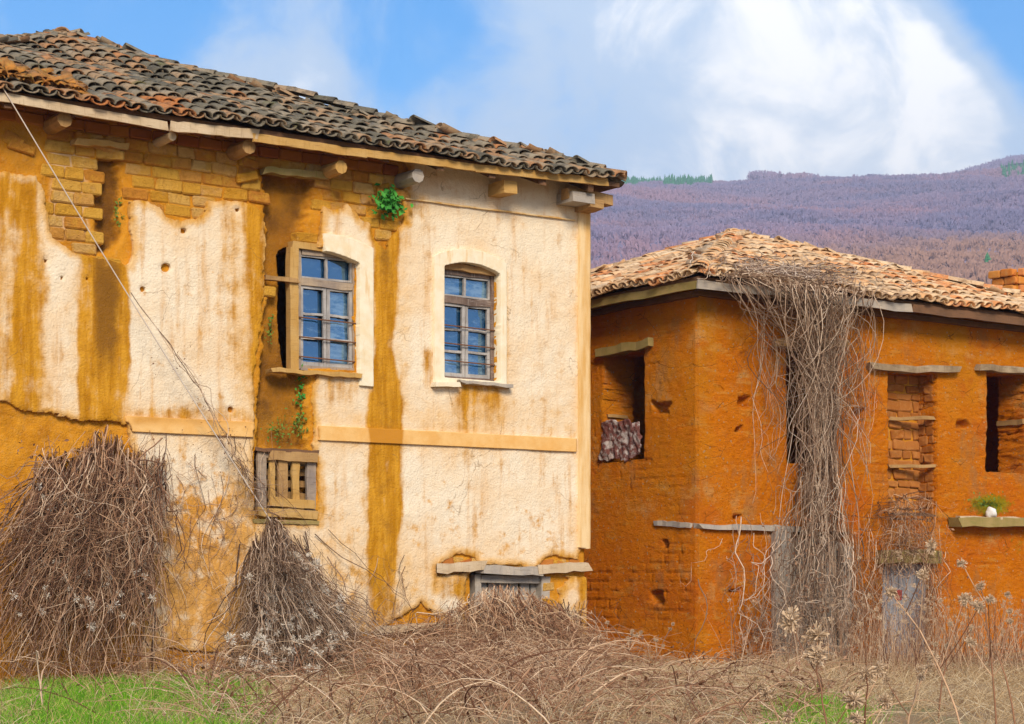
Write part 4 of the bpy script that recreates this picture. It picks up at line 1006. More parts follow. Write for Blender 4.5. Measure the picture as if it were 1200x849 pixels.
# plank doors
def plank_door(x0, x1, yt, yb, v, n, label, m_):
    u0, _, z1 = rf(x0, yt, v); u1, _, z0 = rf(x1, yb, v)
    mb = MB(); mb.plank((u0, v + .06, z1 - .25), (u1, v + .06, z1 - .27), (0, 0, .05), (0, .02, 0), 5, .003)
    d = mb.build('door', M['wood_grey'], RHo); tag(d, label)
    for k in range(n):
        u = u0 + (u1 - u0) * (k + .5) / n; MB().plank((u, v + random.uniform(-.012, .012), z0), (u, v, z1 + random.uniform(-.05, .02)), ((u1 - u0) / n / 2 - .006, 0, 0), (0, .018, 0), 8, .003).build('door_board', M[m_], d)
    return d
d1 = plank_door(1030, 1094, 662, 830, .12, 6, 'blue grey plank door with a red patch behind hanging vine', 'door_grey')
u, v, z = rf(1053, 697, .09); MB().box((u - .05, .085, z - .07), (u + .05, .105, z + .06), .006).build('red_patch', M['red'], d1)
d2 = plank_door(908, 996, 632, 850, .10, 8, 'grey plank door hidden behind the thick vine', 'wood_grey')
MB().plank(rf(914, 616, -.02), rf(916, 850, -.02), (.13, 0, 0), (0, .05, 0), 12, .006).build('door_post', M['wood_grey'], RHo)
MB().plank(rf(990, 640, -.01), rf(990, 850, -.01), (.08, 0, 0), (0, .05, 0), 12, .006).build('door_post', M['wood_grey'], RHo)
# footing stones
for k in range(34):
    px = random.uniform(818, 1000); py = random.uniform(788, 812); u, _, z = rf(px, py)
    put('stone', random.choice(ST), wf, (u, random.uniform(-.03, .03), z), (random.uniform(.16, .4), .2, random.uniform(.08, .15)), (random.gauss(0, .08), random.gauss(0, .1), random.gauss(0, .1)))
for k in range(10):
    v, z = RH.side(random.uniform(700, 815), random.uniform(782, 800)); put('stone', random.choice(ST), ws, (.0, v, z), (.2, random.uniform(.2, .4), random.uniform(.08, .14)), (random.gauss(0, .08), random.gauss(0, .1), 0))

# roof, fascia, rafters, chimney
ZR = 4.57
def sagR(si, p, q): return .035 * math.sin(p * 1.7 + si) * min(1, .3 + q) + .02 * math.sin(p * 4 + q * 2)
roofR, thR = pyramid_roof(RHo, RH, -.3, 7.9, -.35, ZR, 5.99, M['tile_pale'], 5, sagR, hv=4.0)
MB().plank((-.32, -.37, ZR - .09), (3.2, -.37, ZR - .08), (0, 0, .05), (0, .014, 0), 12, .004).build('fascia_board', M['wood_grey'], roofR)
MB().plank((3.22, -.37, ZR - .09), (8.0, -.37, ZR - .10), (0, 0, .05), (0, .014, 0), 14, .004).build('fascia_board', M['wood_dark'], roofR)
MB().plank((-.32, -.35, ZR - .09), (-.32, 4.2, ZR - .08), (0, 0, .05), (.014, 0, 0), 14, .004).build('fascia_board', M['wood_moss'], roofR)
for k in range(15):
    u = .0 + k * .52; MB().plank((u, -.33, ZR - .09), (u, .3, ZR - .09 + .63 * math.tan(thR)), (.035, 0, 0), (0, 0, .04), 3, .004).build('rafter', M['wood_brown'], RHo)
for k in range(8):
    v = .1 + k * .5; MB().plank((-.28, v, ZR - .09), (.3, v, ZR - .09 + .58 * math.tan(thR)), (0, .035, 0), (0, 0, .04), 3, .004).build('rafter', M['wood_brown'], RHo)
MB().plank((-.1, -.06, ZR - .14), (7.7, -.06, ZR - .15), (0, 0, .03), (0, .05, 0), 16, .004).build('wall_plate', M['wood_dark'], RHo)
MB().plank((-.06, -.02, ZR - .14), (-.06, 5, ZR - .15), (0, 0, .03), (.05, 0, 0), 12, .004).build('wall_plate', M['wood_dark'], RHo)
# chimney stands on the right slope
cu, cv = 6.9, 3.4
_c = RH.front(1190, 345, cv); cu = _c[0]
zr = ZR + (7.9 - cu) * math.tan(thR); ztop = RH.front(1183, 317, cv)[1]; zlow = min(zr, RH.front(1183, 352, cv)[1]) - .15
MB().box((cu - .22, cv - .22, zlow), (cu + .22, cv + .22, ztop - .06)).build('chimney', M['mud'], roofR)
chim = bpy.data.objects['chimney']; hh = .13; n = int((ztop - zlow) / hh); chim['label'] = 'orange brick chimney'
for k in range(n):
    zz = ztop - hh * (k + .5); big = .04 if k == 0 else 0
    for sgn in (-1, 1):
        for j in range(2):
            o = (-.125 + .25 * j) + (.0 if k % 2 else .04)
            put('brick', random.choice(CB), chim, (cu + o, cv + sgn * (.23 + big), zz), (.235, .11, hh - .014), (0, random.gauss(0, .015), random.gauss(0, .03)))
            put('brick', random.choice(CB), chim, (cu + sgn * (.23 + big), cv + o, zz), (.11, .235, hh - .014), (0, random.gauss(0, .015), random.gauss(0, .03)))


# ------------------------------------------------------------------ vegetation
def fw(fr, PX, PY, V):
    """points on planes parallel to a house front, in world space (arrays)"""
    rx = (PX - 600) / F; t_ = (V + fr.o[0] * -SA + fr.o[1] * CA) / (rx * -SA + CA)
    return np.stack([t_ * rx, t_, EYE + t_ * (HZ - PY) / F], -1)
def wiggle(n, N, amp, f=(.8, 3.2)):
    s = np.linspace(0, 1, N)[None]; r = 0
    for k in range(3):
        r = r + 1.25 * RNG.normal(0, 1, (n, 1)) * np.sin(s * RNG.uniform(*f, (n, 1)) * (1 + k) * math.pi + RNG.uniform(0, 6.3, (n, 1))) / (1 + .7 * k)
    return r * amp * (.25 + s)
def hang(fr, n, xs, ys, xe, ye, v0, v1, amp=4, N=16, rad_=(.003, .007), ex=1.0, vb=0.0, curl=0.0, arch=0.0):
    """strands running from (xs,ys) down to (xe,ye); v0 -> v1 is how far they stand off the wall"""
    s = np.linspace(0, 1, N)[None]; c = lambda a: np.asarray(a).reshape(-1, 1)
    PX = c(xs) + (c(xe) - c(xs)) * s ** ex + wiggle(n, N, amp); PY = c(ys) + (c(ye) - c(ys)) * s + wiggle(n, N, amp * .7)
    if curl: ph = RNG.uniform(0, 6.3, (n, 1)); fr_ = RNG.uniform(1, 3.5, (n, 1)); PX = PX + curl * np.cos(ph + fr_ * s * 6.3) * s; PY = PY + curl * np.sin(ph + fr_ * s * 6.3) * s
    if arch: PY = PY - RNG.uniform(0, arch, (n, 1)) * np.sin(np.minimum(s * 3.2, 1) * math.pi) + RNG.uniform(0, arch, (n, 1)) * (1 - np.minimum(s * 4, 1))
    V = c(v0) * (np.minimum(s * 4, 1) if arch else 1) + (c(v1) - c(v0)) * s ** 1.3 + vb * np.sin(s * math.pi) + wiggle(n, N, .03)
    P = fw(fr, PX, PY, V); g = gz(P[..., 0], P[..., 1]) + .01
    P[..., 2] = np.maximum(P[..., 2], g + RNG.uniform(0, .05, g.shape))
    R = (rad_[0] * .7 + (rad_[1] * 1.3 - rad_[0] * .7) * RNG.random((n, 1)) ** 3) * (1.15 - .7 * s); return P, R
U_ = lambda a, b, n: RNG.uniform(a, b, n)
def fluff_mesh(name, C, r, mat, parent, spikes=34):
    n = len(C); d = RNG.normal(0, 1, (n, spikes, 3)); d /= np.linalg.norm(d, axis=2, keepdims=True); rr = r[:, None, None] * RNG.uniform(.6, 1.2, (n, spikes, 1))
    a = np.cross(d, RNG.normal(0, 1, (n, spikes, 3))); a /= np.linalg.norm(a, axis=2, keepdims=True) + 1e-9
    tip = C[:, None] + d * rr; w_ = a * r[:, None, None] * .10
    V = np.stack([C[:, None] - d * rr * .1, tip + w_, tip - w_], 2).reshape(-1, 3)
    o = link(name, mesh_np(name, V, [np.arange(len(V)).reshape(-1, 3)]), mat, parent); o['kind'] = 'stuff'; return o
def leaf_mesh(name, C, N_, size, mat, parent=None, kind=None):
    n = len(C); up = RNG.normal(0, 1, (n, 3)); a = np.cross(N_, up); a /= np.linalg.norm(a, axis=1, keepdims=True) + 1e-9; b = np.cross(N_, a); b /= np.linalg.norm(b, axis=1, keepdims=True) + 1e-9
    s = size[:, None]; nn = N_ / (np.linalg.norm(N_, axis=1, keepdims=True) + 1e-9)
    V = np.stack([C - a * s, C + b * s * .55 + nn * s * .15, C + a * s, C - b * s * .55 + nn * s * .15], 1).reshape(-1, 3)
    i = np.arange(n)[:, None] * 4; T = np.concatenate([i + [[0, 1, 2]], i + [[0, 2, 3]]])
    o = link(name, mesh_np(name, V, [T]), mat, parent)
    if kind: o['kind'] = kind
    return o
def veg_root(name, fr, px, py, label, cat, group=None, v=-.3):
    p = fw(fr, np.array([px]), np.array([py]), np.array([v]))[0]; e = empty(name, tuple(p)); tag(e, label, cat, group); return e
def under(root, ob):
    ob.parent = root; ob.matrix_parent_inverse = Matrix.Translation(root.location).inverted(); return ob

# heap of dry clematis against the left of the plastered wall
root = veg_root('dry_vine', LH, 110, 800, 'broad heap of dry brown vine hanging over the broken ochre wall', 'vine')
n = 700; xs = 38 + 156 * RNG.beta(1.5, 1.5, n); top = 508 + 42 * np.abs((xs - 120) / 80) ** 2 * (xs < 120) + 34 * sm(xs, 150, 196) + 10 * np.sin(xs * .09) + np.abs(RNG.normal(0, 22, n)); lay = U_(0, 1, n) ** .7
xe = xs + (xs - 165) * U_(.15, 1.6, n) + RNG.normal(0, 13, n); ye = U_(620, 838, n)
g1 = hang(LH, n, xs, top, xe, ye, -.05 - .22 * lay, -.15 - .75 * lay, 6, 18, (.003, .0075), 1.5, -.1, 6, 26)
n = 230; g2 = hang(LH, n, U_(40, 195, n), U_(508, 700, n), U_(-60, 200, n), U_(560, 815, n), -.35, -.75, 12, 18, (.003, .006), 1, -.15, 9)
under(root, strand_mesh('stems', [g1, g2], M['vine']))
n = 220; xs = 40 + 140 * RNG.beta(1.5, 1.5, n); g3 = hang(LH, n, xs, U_(535, 660, n), xs + (xs - 170) * U_(0, 1.4, n), U_(640, 815, n), -.03 - U_(0, .12, n), -.08 - U_(0, .35, n), 6, 10, (.005, .011), 1.3)
under(root, strand_mesh('dark_fill_stems', [g3], M['vine_dark']))  # older inner stems; the heap's shaded interior is put into their colour
n = 55; yy = U_(570, 740, n); C = fw(LH, RNG.normal(100, 40, n).clip(10, 185), yy, -.40 - .35 * sm(yy, 540, 740)); under(root, fluff_mesh('seed_heads', C, U_(.02, .05, n), M['fluff_white'], None))
n = 500; C = fw(LH, U_(20, 195, n), U_(515, 790, n), -.2 - U_(0, .5, n)); under(root, leaf_mesh('dead_leaves', C, RNG.normal(0, 1, (n, 3)), U_(.012, .03, n), M['deadleaf'], None, 'stuff'))

# cone of clematis below the hatch
root = veg_root('dry_vine', LH, 350, 800, 'cone of dry vine with white seed heads below the slatted hatch', 'vine')
n = 900; xs = RNG.normal(321, 13, n); ys = 598 + np.abs(xs - 320) * 1.6 + np.abs(RNG.normal(0, 20, n)); lay = U_(0, 1, n) ** .7
ye = U_(660, 848, n); xe = 330 + 34 * sm(ye, 640, 800) + (xs - 319) * U_(1.2, 4.8, n) * sm(ye, 560, 800) + RNG.normal(8, 46, n) * sm(ye, 620, 820)
g1 = hang(LH, n, xs, ys, xe, ye, -.05 - .15 * lay, -.15 - 1.25 * lay, 4, 18, (.003, .007), 1.25, -.05, 2, 6)
n = 280; g2 = hang(LH, n, RNG.normal(340, 26, n), U_(650, 770, n), U_(235, 480, n), U_(730, 845, n), -.4, -.85, 10, 18, (.003, .006), 1, -.15, 10)
under(root, strand_mesh('stems', [g1, g2], M['vine_grey']))
n = 200; xs = RNG.normal(328, 16, n); g3 = hang(LH, n, xs, U_(620, 720, n), 348 + (xs - 325) * U_(.8, 3, n), U_(700, 820, n), -.05, -.15 - U_(0, .4, n), 6, 10, (.005, .010))
under(root, strand_mesh('dark_fill_stems', [g3], M['vine_dark']))  # dark old stems carry the cone's inner shade in their colour
n = 130; yy = U_(650, 800, n); C = fw(LH, 350 + RNG.normal(0, 1, n) * (yy - 590) * .26, yy, -.35 - .8 * sm(yy, 640, 800) - U_(0, .12, n)); under(root, fluff_mesh('seed_heads', C, U_(.025, .06, n), M['fluff_white'], None, 46))

# tendrils climbing the slack cable, and thin runners across the plaster
root = veg_root('climbing_vine', LH, 290, 590, 'thin leafless vine climbing the slack cable across the plaster', 'vine', v=-.15)
grp = []
cx_ = np.array([150, 196, 232, 262, 284, 302, 322.]); cy_ = np.array([338, 402, 452, 505, 548, 582, 618.]); cs_ = np.linspace(0, 1, 7)
n, N = 13, 22; s0 = U_(0, .7, n); s1 = np.minimum(s0 + U_(.2, .6, n), 1.0); ss = s0[:, None] + (s1 - s0)[:, None] * np.linspace(0, 1, N)[None]
dv = wiggle(n, N, 5.0) * (.4 + ss); P = fw(LH, np.interp(ss, cs_, cx_) + dv, np.interp(ss, cs_, cy_) - dv * .6 + wiggle(n, N, 1.5), -.22 + .0 * ss + wiggle(n, N, .015)); grp.append((P, np.full((n, N), 1.) * U_(.0016, .0045, n)[:, None]))
n = 46; k = U_(.3, 1, n); x0 = np.interp(k, cs_, cx_); y0 = np.interp(k, cs_, cy_); grp.append(hang(LH, n, x0, y0, x0 + RNG.normal(-4, 20, n), y0 + U_(-6, 46, n), -.2, -.08, 3, 9, (.0014, .0028), 1, 0, 3))
under(root, strand_mesh('stems', grp, M['vine_grey']))
n = 70; s = U_(.25, 1, n); C = fw(LH, 165 + s * 120 + RNG.normal(0, 9, n), 370 + s * 170 + RNG.normal(0, 14, n), -.1 - U_(0, .05, n)); under(root, leaf_mesh('dead_leaves', C, RNG.normal(0, 1, (n, 3)), U_(.008, .02, n), M['deadleaf'], None, 'stuff'))
root = veg_root('wall_runner', LH, 230, 760, 'sparse fine runners spread on the worn plaster between the two heaps', 'vine', v=-.1)
n = 95; xs = U_(165, 320, n); g1 = hang(LH, n, xs, U_(500, 640, n), xs + RNG.normal(0, 45, n), U_(560, 770, n), -.04, -.10, 12, 18, (.0018, .0035), 1, 0, 12)
n = 60; xs = U_(375, 470, n); g2 = hang(LH, n, xs + RNG.normal(0, 30, n), U_(640, 730, n), xs, U_(740, 790, n), -.05, -.2, 9, 12, (.0018, .003), 1, 0, 8)
under(root, strand_mesh('stems', [g1, g2], M['vine']))
n = 130; C = fw(LH, U_(160, 310, n), U_(500, 760, n), -.05 - U_(0, .03, n)); under(root, leaf_mesh('dead_leaves', C, RNG.normal(0, 1, (n, 3)), U_(.008, .018, n), M['deadleaf'], None, 'stuff'))

# brambles before the cellar door
root = veg_root('bramble', LH, 600, 800, 'reddish bramble thicket in front of the grey cellar door', 'bramble', v=-.5)
n = 720; xs = RNG.normal(604, 48, n); ys = 684 + 40 * np.abs((xs - 590) / 90) ** 1.5 + np.abs(RNG.normal(0, 22, n))
g1 = hang(LH, n, xs, ys, xs + RNG.normal(0, 60, n), U_(760, 830, n), -.15 - U_(0, .4, n), -.3 - U_(0, 1.0, n), 9, 16, (.0025, .006), 1, -.1, 14)
n = 260; xs = U_(500, 690, n); g2 = hang(LH, n, xs, U_(700, 790, n), xs + RNG.normal(0, 50, n), U_(740, 830, n), -.3, -.8, 10, 16, (.0025, .005), 1, -.1, 18)
under(root, strand_mesh('canes', [g1, g2], M['bramble']))
n = 460; xs = RNG.normal(618, 36, n); g3 = hang(LH, n, xs, U_(702, 770, n), xs + RNG.normal(0, 30, n), U_(770, 830, n), -.1, -.4, 8, 10, (.004, .008), 1, 0, 8)
under(root, strand_mesh('old_canes', [g3], M['vine_dark']))

# curtain of vine over the earth house
root = veg_root('vine_curtain', RH, 950, 800, 'thick silvery vine hanging from the tiled eave to the ground', 'vine', v=-.4)
def roof_pt(px, py):
    """where the view through a pixel meets the front roof slope, a little above the tiles"""
    lo, hi = -.5, 4.0
    for _ in range(30):
        m = (lo + hi) / 2; u, z = RH.front(px, py, m)
        if z > ZR + (m + .35) * math.tan(thR) + .16: lo = m
        else: hi = m
    return m
grp = []
n = 230; xs = np.where(U_(0, 1, n) < .6, U_(846, 1034, n), RNG.normal(945, 30, n)); ye_ = np.where(U_(0, 1, n) < .5, U_(380, 520, n), U_(450, 640, n))
eav = 324 + .112 * (xs - 813) - U_(-4, 30, n) * (1 - .5 * np.abs(xs - 935) / 100)
N = 20; s = np.linspace(0, 1, N)[None]; xm = 962 + (xs - 945) * U_(.1, .72, n) + RNG.normal(0, 8, n)
PX = xs[:, None] + (xm - xs)[:, None] * sm(s, 0, .6) + wiggle(n, N, 9, (.8, 3)); PY = eav[:, None] + (ye_ - eav)[:, None] * s ** 1.15 + wiggle(n, N, 5) 
ph = U_(0, 6.3, n)[:, None]; cu_ = (U_(0, 1, n) ** 1.5 * 26)[:, None]; PX = PX + cu_ * np.cos(ph + s * 9) * sm(s, 0, .3); PY = PY + cu_ * np.sin(ph + s * 9) * sm(s, 0, .3)
V = -.50 + .32 * sm(s, .05, .7) - U_(0, .14, n)[:, None] + wiggle(n, N, .02)
lo_, hi_ = np.full(PX.shape, -.55), np.full(PX.shape, 3.0)              # stems begin on the tiles and spill over the eave
for _ in range(26):
    m_ = (lo_ + hi_) / 2; up_ = fw(RH, PX, PY, m_)[..., 2] - RH.o[2] > ZR + (m_ + .35) * math.tan(thR) + .15; lo_ = np.where(up_, m_, lo_); hi_ = np.where(up_, hi_, m_)
V = np.where(PY < 324 + .112 * (PX - 813), np.maximum(m_, -.52), V); P = fw(RH, PX, PY, V); grp.append((P, U_(.0025, .006, n)[:, None] * (1.1 - .5 * s)))
for _ in range(260):                                  # stems lying on the tiles
    x = random.gauss(925, 48); y = random.uniform(296, 326) + .10 * (x - 860); th = random.uniform(-.5, 3.6); pts = []
    for k in range(9):
        x += 4.5 * math.cos(th); y += 2.2 * math.sin(th); th += random.gauss(0, .5); y2 = min(y, 326 + .112 * (x - 813)); y2 = max(y2, 285 + .12 * (x - 860)); v = roof_pt(x, y2); v = max(v, -.5); pts.append(fw(RH, np.array([x]), np.array([y2]), np.array([v - random.uniform(0, .03)]))[0])
    grp.append((np.array([pts]), np.full((1, 9), random.uniform(.003, .007))))
n = 150; xs = RNG.normal(967, 11, n); ye_ = U_(540, 815, n); grp.append(hang(RH, n, xs, U_(385, 620, n), 952 + (xs - 967) * U_(.8, 2.8, n) + RNG.normal(0, 1, n) * (3 + 30 * sm(ye_, 620, 780)), ye_, -.10 - U_(0, .15, n), -.12 - U_(0, .35, n), 6, 20, (.003, .0075), 1, -.03, 7))
n = 190; xs = RNG.normal(945, 34, n); grp.append(hang(RH, n, xs, U_(600, 740, n), xs + RNG.normal(-5, 26, n), U_(680, 825, n), -.15, -.3 - U_(0, .5, n), 6, 16, (.003, .006), 1, -.05, 10))
n = 11; xs = RNG.normal(964, 12, n); grp.append(hang(RH, n, xs, U_(360, 480, n), 948 + (xs - 964) * 2.2, np.full(n, 818.), -.08, -.16, 5, 22, (.010, .016), 1, -.02, 3))
n = 60; xs = U_(862, 900, n); grp.append(hang(RH, n, xs, U_(690, 740, n), xs + RNG.normal(5, 14, n), U_(740, 815, n), -.08, -.25, 5, 12, (.002, .004), 1, 0, 5))
n = 40; xs = U_(990, 1030, n); grp.append(hang(RH, n, xs, U_(360, 470, n), xs + RNG.normal(-8, 10, n), U_(450, 560, n), -.10, -.08, 6, 14, (.0018, .003), 1, 0, 5))
n = 36; xs = U_(880, 925, n); grp.append(hang(RH, n, xs, U_(345, 440, n), xs + RNG.normal(3, 10, n), U_(430, 600, n), -.12, -.08, 6, 14, (.0018, .003), 1, 0, 5))
under(root, strand_mesh('stems', grp, M['vine_grey']))
n = 60; xs = RNG.normal(967, 10, n); g3 = hang(RH, n, xs, U_(390, 560, n), 950 + (xs - 955) * U_(.8, 2.2, n), U_(560, 815, n), -.05, -.10 - U_(0, .12, n), 4, 12, (.004, .009))
under(root, strand_mesh('dark_fill_stems', [g3], M['vine_dark']))  # older stems behind, coloured dark to stand for shade in the gaps
n = 420; yy = U_(600, 810, n); C = fw(RH, 950 + RNG.normal(0, 30, n), yy, -.2 - U_(0, .3, n)); under(root, leaf_mesh('dead_leaves', C, RNG.normal(0, 1, (n, 3)), U_(.012, .03, n), M['deadleaf'], None, 'stuff'))
# vine over the second door
root = veg_root('door_vine', RH, 1065, 800, 'ragged vine with dead leaves draped over the blue grey door', 'vine', v=-.3)
n = 150; xs = RNG.normal(1066, 18, n); g1 = hang(RH, n, xs, U_(578, 650, n), 1060 + (xs - 1066) * 1.6 + RNG.normal(0, 14, n), U_(620, 720, n), -.12, -.22, 5, 14, (.002, .005), 1, -.04, 8)
n = 120; sd__ = np.where(U_(0, 1, n) < .6, 1090 + RNG.normal(0, 7, n), 1034 + RNG.normal(0, 8, n)); g2 = hang(RH, n, sd__, U_(630, 730, n), sd__ + RNG.normal(0, 12, n), U_(720, 815, n), -.12, -.3, 6, 14, (.002, .005), 1, -.04, 7)
n = 45; g3 = hang(RH, n, U_(1030, 1090, n), U_(575, 600, n), U_(1015, 1110, n), U_(590, 650, n), -.15, -.12, 8, 12, (.002, .0045), 1, -.05, 10)
n = 110; xs = RNG.normal(1012, 14, n); g4 = hang(RH, n, xs - 12, U_(600, 720, n), xs + 6, U_(700, 815, n), -.05, -.2, 6, 14, (.002, .004), 1, -.04, 7)
under(root, strand_mesh('stems', [g1, g2, g3, g4], M['vine']))
n = 330; C = fw(RH, np.where(U_(0, 1, n) < .7, RNG.normal(1064, 28, n), RNG.normal(1010, 16, n)), U_(600, 800, n), -.1 - U_(0, .2, n)); under(root, leaf_mesh('dead_leaves', C, RNG.normal(0, 1, (n, 3)), U_(.012, .03, n), M['deadleaf'], None, 'stuff'))
n = 26; C = fw(RH, RNG.normal(1062, 26, n), U_(640, 720, n), -.2 - U_(0, .1, n)); under(root, fluff_mesh('seed_heads', C, U_(.015, .035, n), M['fluff'], None))

# dry tangle and grass on the ground
def pxy(P): return 600 + F * P[..., 0] / P[..., 1], HZ - F * (P[..., 2] - EYE) / P[..., 1]
def front_dist(fr, x, y): return -((x - fr.o[0]) * -SA + (y - fr.o[1]) * CA)     # metres in front of that house's front plane
def ground_pts(n, x0, x1, y0, y1):
    x = U_(x0, x1, n); y = U_(y0, y1, n)
    ok = ((front_dist(LH, x, y) > .03) | ((x - LH.o[0]) * CA + (y - LH.o[1]) * SA > .05)) & ((front_dist(RH, x, y) > .05) | ((x - RH.o[0]) * CA + (y - RH.o[1]) * SA < -.1))
    x, y = x[ok], y[ok]; return x, y, gz(x, y)
def arcs(x, y, z, length, height, N, r, spread=1.0, droop=1.0):
    n = len(x); a = U_(0, 6.3, n)[:, None]; s = np.linspace(0, 1, N)[None]; L = U_(*length, n)[:, None]; H = U_(*height, n)[:, None]; bend = RNG.normal(0, .8, n)[:, None]
    th = a + bend * s
    P = np.stack([x[:, None] + L * s * np.cos(th) * spread, y[:, None] + L * s * np.sin(th) * spread, z[:, None] + H * (s * (1 + droop) - droop * s ** 2) + RNG.normal(0, .006, (n, N))], -1)
    P[..., 2] = np.maximum(P[..., 2], gz(P[..., 0], P[..., 1])); return P, (r[0] * .8 + (r[1] * 1.6 - r[0] * .8) * RNG.random((n, 1)) ** 3) * (1.1 - .85 * s)
x, y, z = ground_pts(22000, -5.2, 4.2, 13.2, 22.5); PX, PY = pxy(np.stack([x, y, z], -1)); dn = sm(fbm(x * .9, y * .9, 3) + .14 - .06 * np.abs(front_dist(LH, x, y) - .8), -.1, .15); k = (U_(0, 1, len(x)) < .3 + .6 * dn) & (PX > 20) & (PX < 1000) & ((PX < 690) | (U_(0, 1, len(x)) < .16 + .5 * sm(PY, 800, 825))) & ((np.abs(PX - 352) > 100) | (U_(0, 1, len(x)) < .10) | (PY > 838)) & ((PX > 230) | (U_(0, 1, len(x)) < .05 + .5 * (front_dist(LH, x, y) < .7)))
x, y, z = x[k][:3600], y[k][:3600], z[k][:3600]
PXt = 600 + F * x / y; hi_z = PXt < 680
tang = strand_mesh('bramble_tangle', [arcs(x[hi_z], y[hi_z], z[hi_z], (.25, 1.1), (.05, .46), 10, (.002, .0065), 1, 2.2), arcs(x[~hi_z], y[~hi_z], z[~hi_z], (.25, 1.0), (.04, .3), 10, (.002, .006), 1, 2.2)], M['bramble']); 
_g = gz(x, y); C = np.stack([x, y, _g + U_(.0, .25, len(x))], -1) + RNG.normal(0, .12, (len(x), 3)); C[:, 2] = np.maximum(C[:, 2], gz(C[:, 0], C[:, 1]) + .01)
leaf_mesh('leaf_litter', C, RNG.normal(0, 1, (len(C), 3)), U_(.012, .035, len(C)), M['deadleaf'], tang, 'stuff')
tag(tang, 'low tangle of dry bramble stems along the foot of the walls', 'bramble')
x, y, z = ground_pts(60000, -7.5, 8.5, 12.6, 22.8); PX, PY = pxy(np.stack([x, y, z], -1))
green = (sm(PX, 10, 60) * (1 - sm(PX, 260, 330)) * sm(front_dist(LH, x, y), .25, .5) + .9 * np.exp(-(((PX - 960) / 40) ** 2 + ((PY - 852) / 16) ** 2))) * sm(fbm(x * .8, y * .8, 3, 4), -.22, .0)
isg = U_(0, 1, len(x)) < green; keepd = (~isg) & (U_(0, 1, len(x)) < .15 + .75 * sm(fbm(x * 1.3, y * 1.3, 4, 9), -.12, .12))
dry = strand_mesh('dry_grass', [arcs(x[keepd], y[keepd], z[keepd], (.05, .40), (.03, .22), 5, (.0014, .0032), 1, .9)], M['straw']); tag(dry, 'matted straw coloured dry grass in front of the houses', 'grass')
x, y, z = ground_pts(190000, -7.5, 8.0, 12.6, 20); PX, PY = pxy(np.stack([x, y, z], -1))
green = (sm(PX, -60, 60) * (1 - sm(PX, 250, 330)) * sm(front_dist(LH, x, y), .45, .8) + .9 * np.exp(-(((PX - 960) / 40) ** 2 + ((PY - 852) / 18) ** 2))) * (.15 + .85 * sm(fbm(x * .8, y * .8, 3, 4), -.2, .05)); k = U_(0, 1, len(x)) < green
x, y, z = x[k][:30000], y[k][:30000], z[k][:30000]
gr = strand_mesh('green_grass', [arcs(x, y, z, (.03, .14), (.05, .19), 4, (.002, .0042), 1, .4)], M['grass']); tag(gr, 'fresh green grass below the broad vine heap', 'grass')
# upright dry weeds along the earth house
x, y, z = ground_pts(9000, 1.5, 8.0, 14, 24); PX, PY = pxy(np.stack([x, y, z], -1)); fd = front_dist(RH, x, y); k = (PX > 850) & (PX < 1260) & (fd < 3.2) & (U_(0, 1, len(x)) < .12 + .8 * sm(PX, 960, 1050)); x, y, z = x[k][:1500], y[k][:1500], z[k][:1500]
PX = 600 + F * x / y
g = arcs(x, y, z, (.08, .55), (.2, .9) , 9, (.002, .0045), .6, .35); wd = strand_mesh('dry_weeds', [g], M['bramble']); tag(wd, 'upright dry weeds growing along the orange wall', 'weeds')
C = g[0][::3, -1]; f_ = fluff_mesh('seed_heads', C, U_(.012, .035, len(C)), M['fluff'], None); under(wd, f_)

def dead_thistle(x, y, hgt, lean, label, br=4, head=.03, group='dead thistles'):
    z = float(gz(x, y)); root = empty('dead_thistle', (x, y, z)); tag(root, label, 'thistle', group)
    paths = []; heads = []
    N = 10; s = np.linspace(0, 1, N); ax, ay = lean
    main = np.stack([ax * s ** 1.8 * hgt, ay * s ** 1.8 * hgt, hgt * s * (1 - .12 * s * abs(ax))], -1) + RNG.normal(0, .006, (N, 3)) * s[:, None]
    paths.append((main[None], (np.linspace(.008, .004, N))[None])); heads.append(main[-1])
    for k in range(br):
        i = random.randint(4, 8); L = hgt * random.uniform(.15, .35); a = random.uniform(0, 6.3); p0 = main[i]
        b_ = p0 + np.stack([L * s * math.cos(a) * .7, L * s * math.sin(a) * .7, L * (s * .9 + .2 * s ** 2)], -1); paths.append((b_[None], np.linspace(.004, .0025, N)[None])); heads.append(b_[-1])
    for P, R in paths:
        V, q = tubes(P, R, 5); link('stem', mesh_np('stem', V, [q], True), M['bramble'], root)
    for h_ in heads: 
        o = fluff_mesh('seed_head', np.array([h_] * 5) + RNG.normal(0, head * .3, (5, 3)), np.full(5, head), M['fluff'], root, 40); del o['kind']
def wx(px, d): return (px - 600) / F * d
dead_thistle(wx(1132, 11.5), 11.5, 1.15, (-.38, .1), 'tall dead thistle leaning over towards the blue grey door', 5, .035)
dead_thistle(wx(1168, 12.6), 12.6, 1.12, (-.10, 0), 'upright dead thistle with a fluffy head beside the leaning one', 4, .03)
dead_thistle(wx(1190, 13.4), 13.4, 1.0, (-.28, .1), 'slender dead thistle under the mossy ledge', 3, .022)
dead_thistle(wx(1060, 12.0), 12.0, .62, (.25, 0), 'short dead thistle in front of the blue grey door', 4, .025)
dead_thistle(wx(975, 10.5), 10.5, .80, (-.12, 0), 'stout dead thistle with a big round head below the vine curtain', 3, .055)
dead_thistle(wx(930, 11.0), 11.0, .55, (-.30, 0), 'low bent dead thistle left of the vine curtain foot', 2, .035)
dead_thistle(wx(1012, 10.8), 10.8, .66, (.05, .1), 'dead thistle with a ragged head between the two doors', 3, .04)
dead_thistle(wx(1100, 14.5), 14.5, .95, (.20, 0), 'thin dead thistle right of the blue grey door', 4, .02)
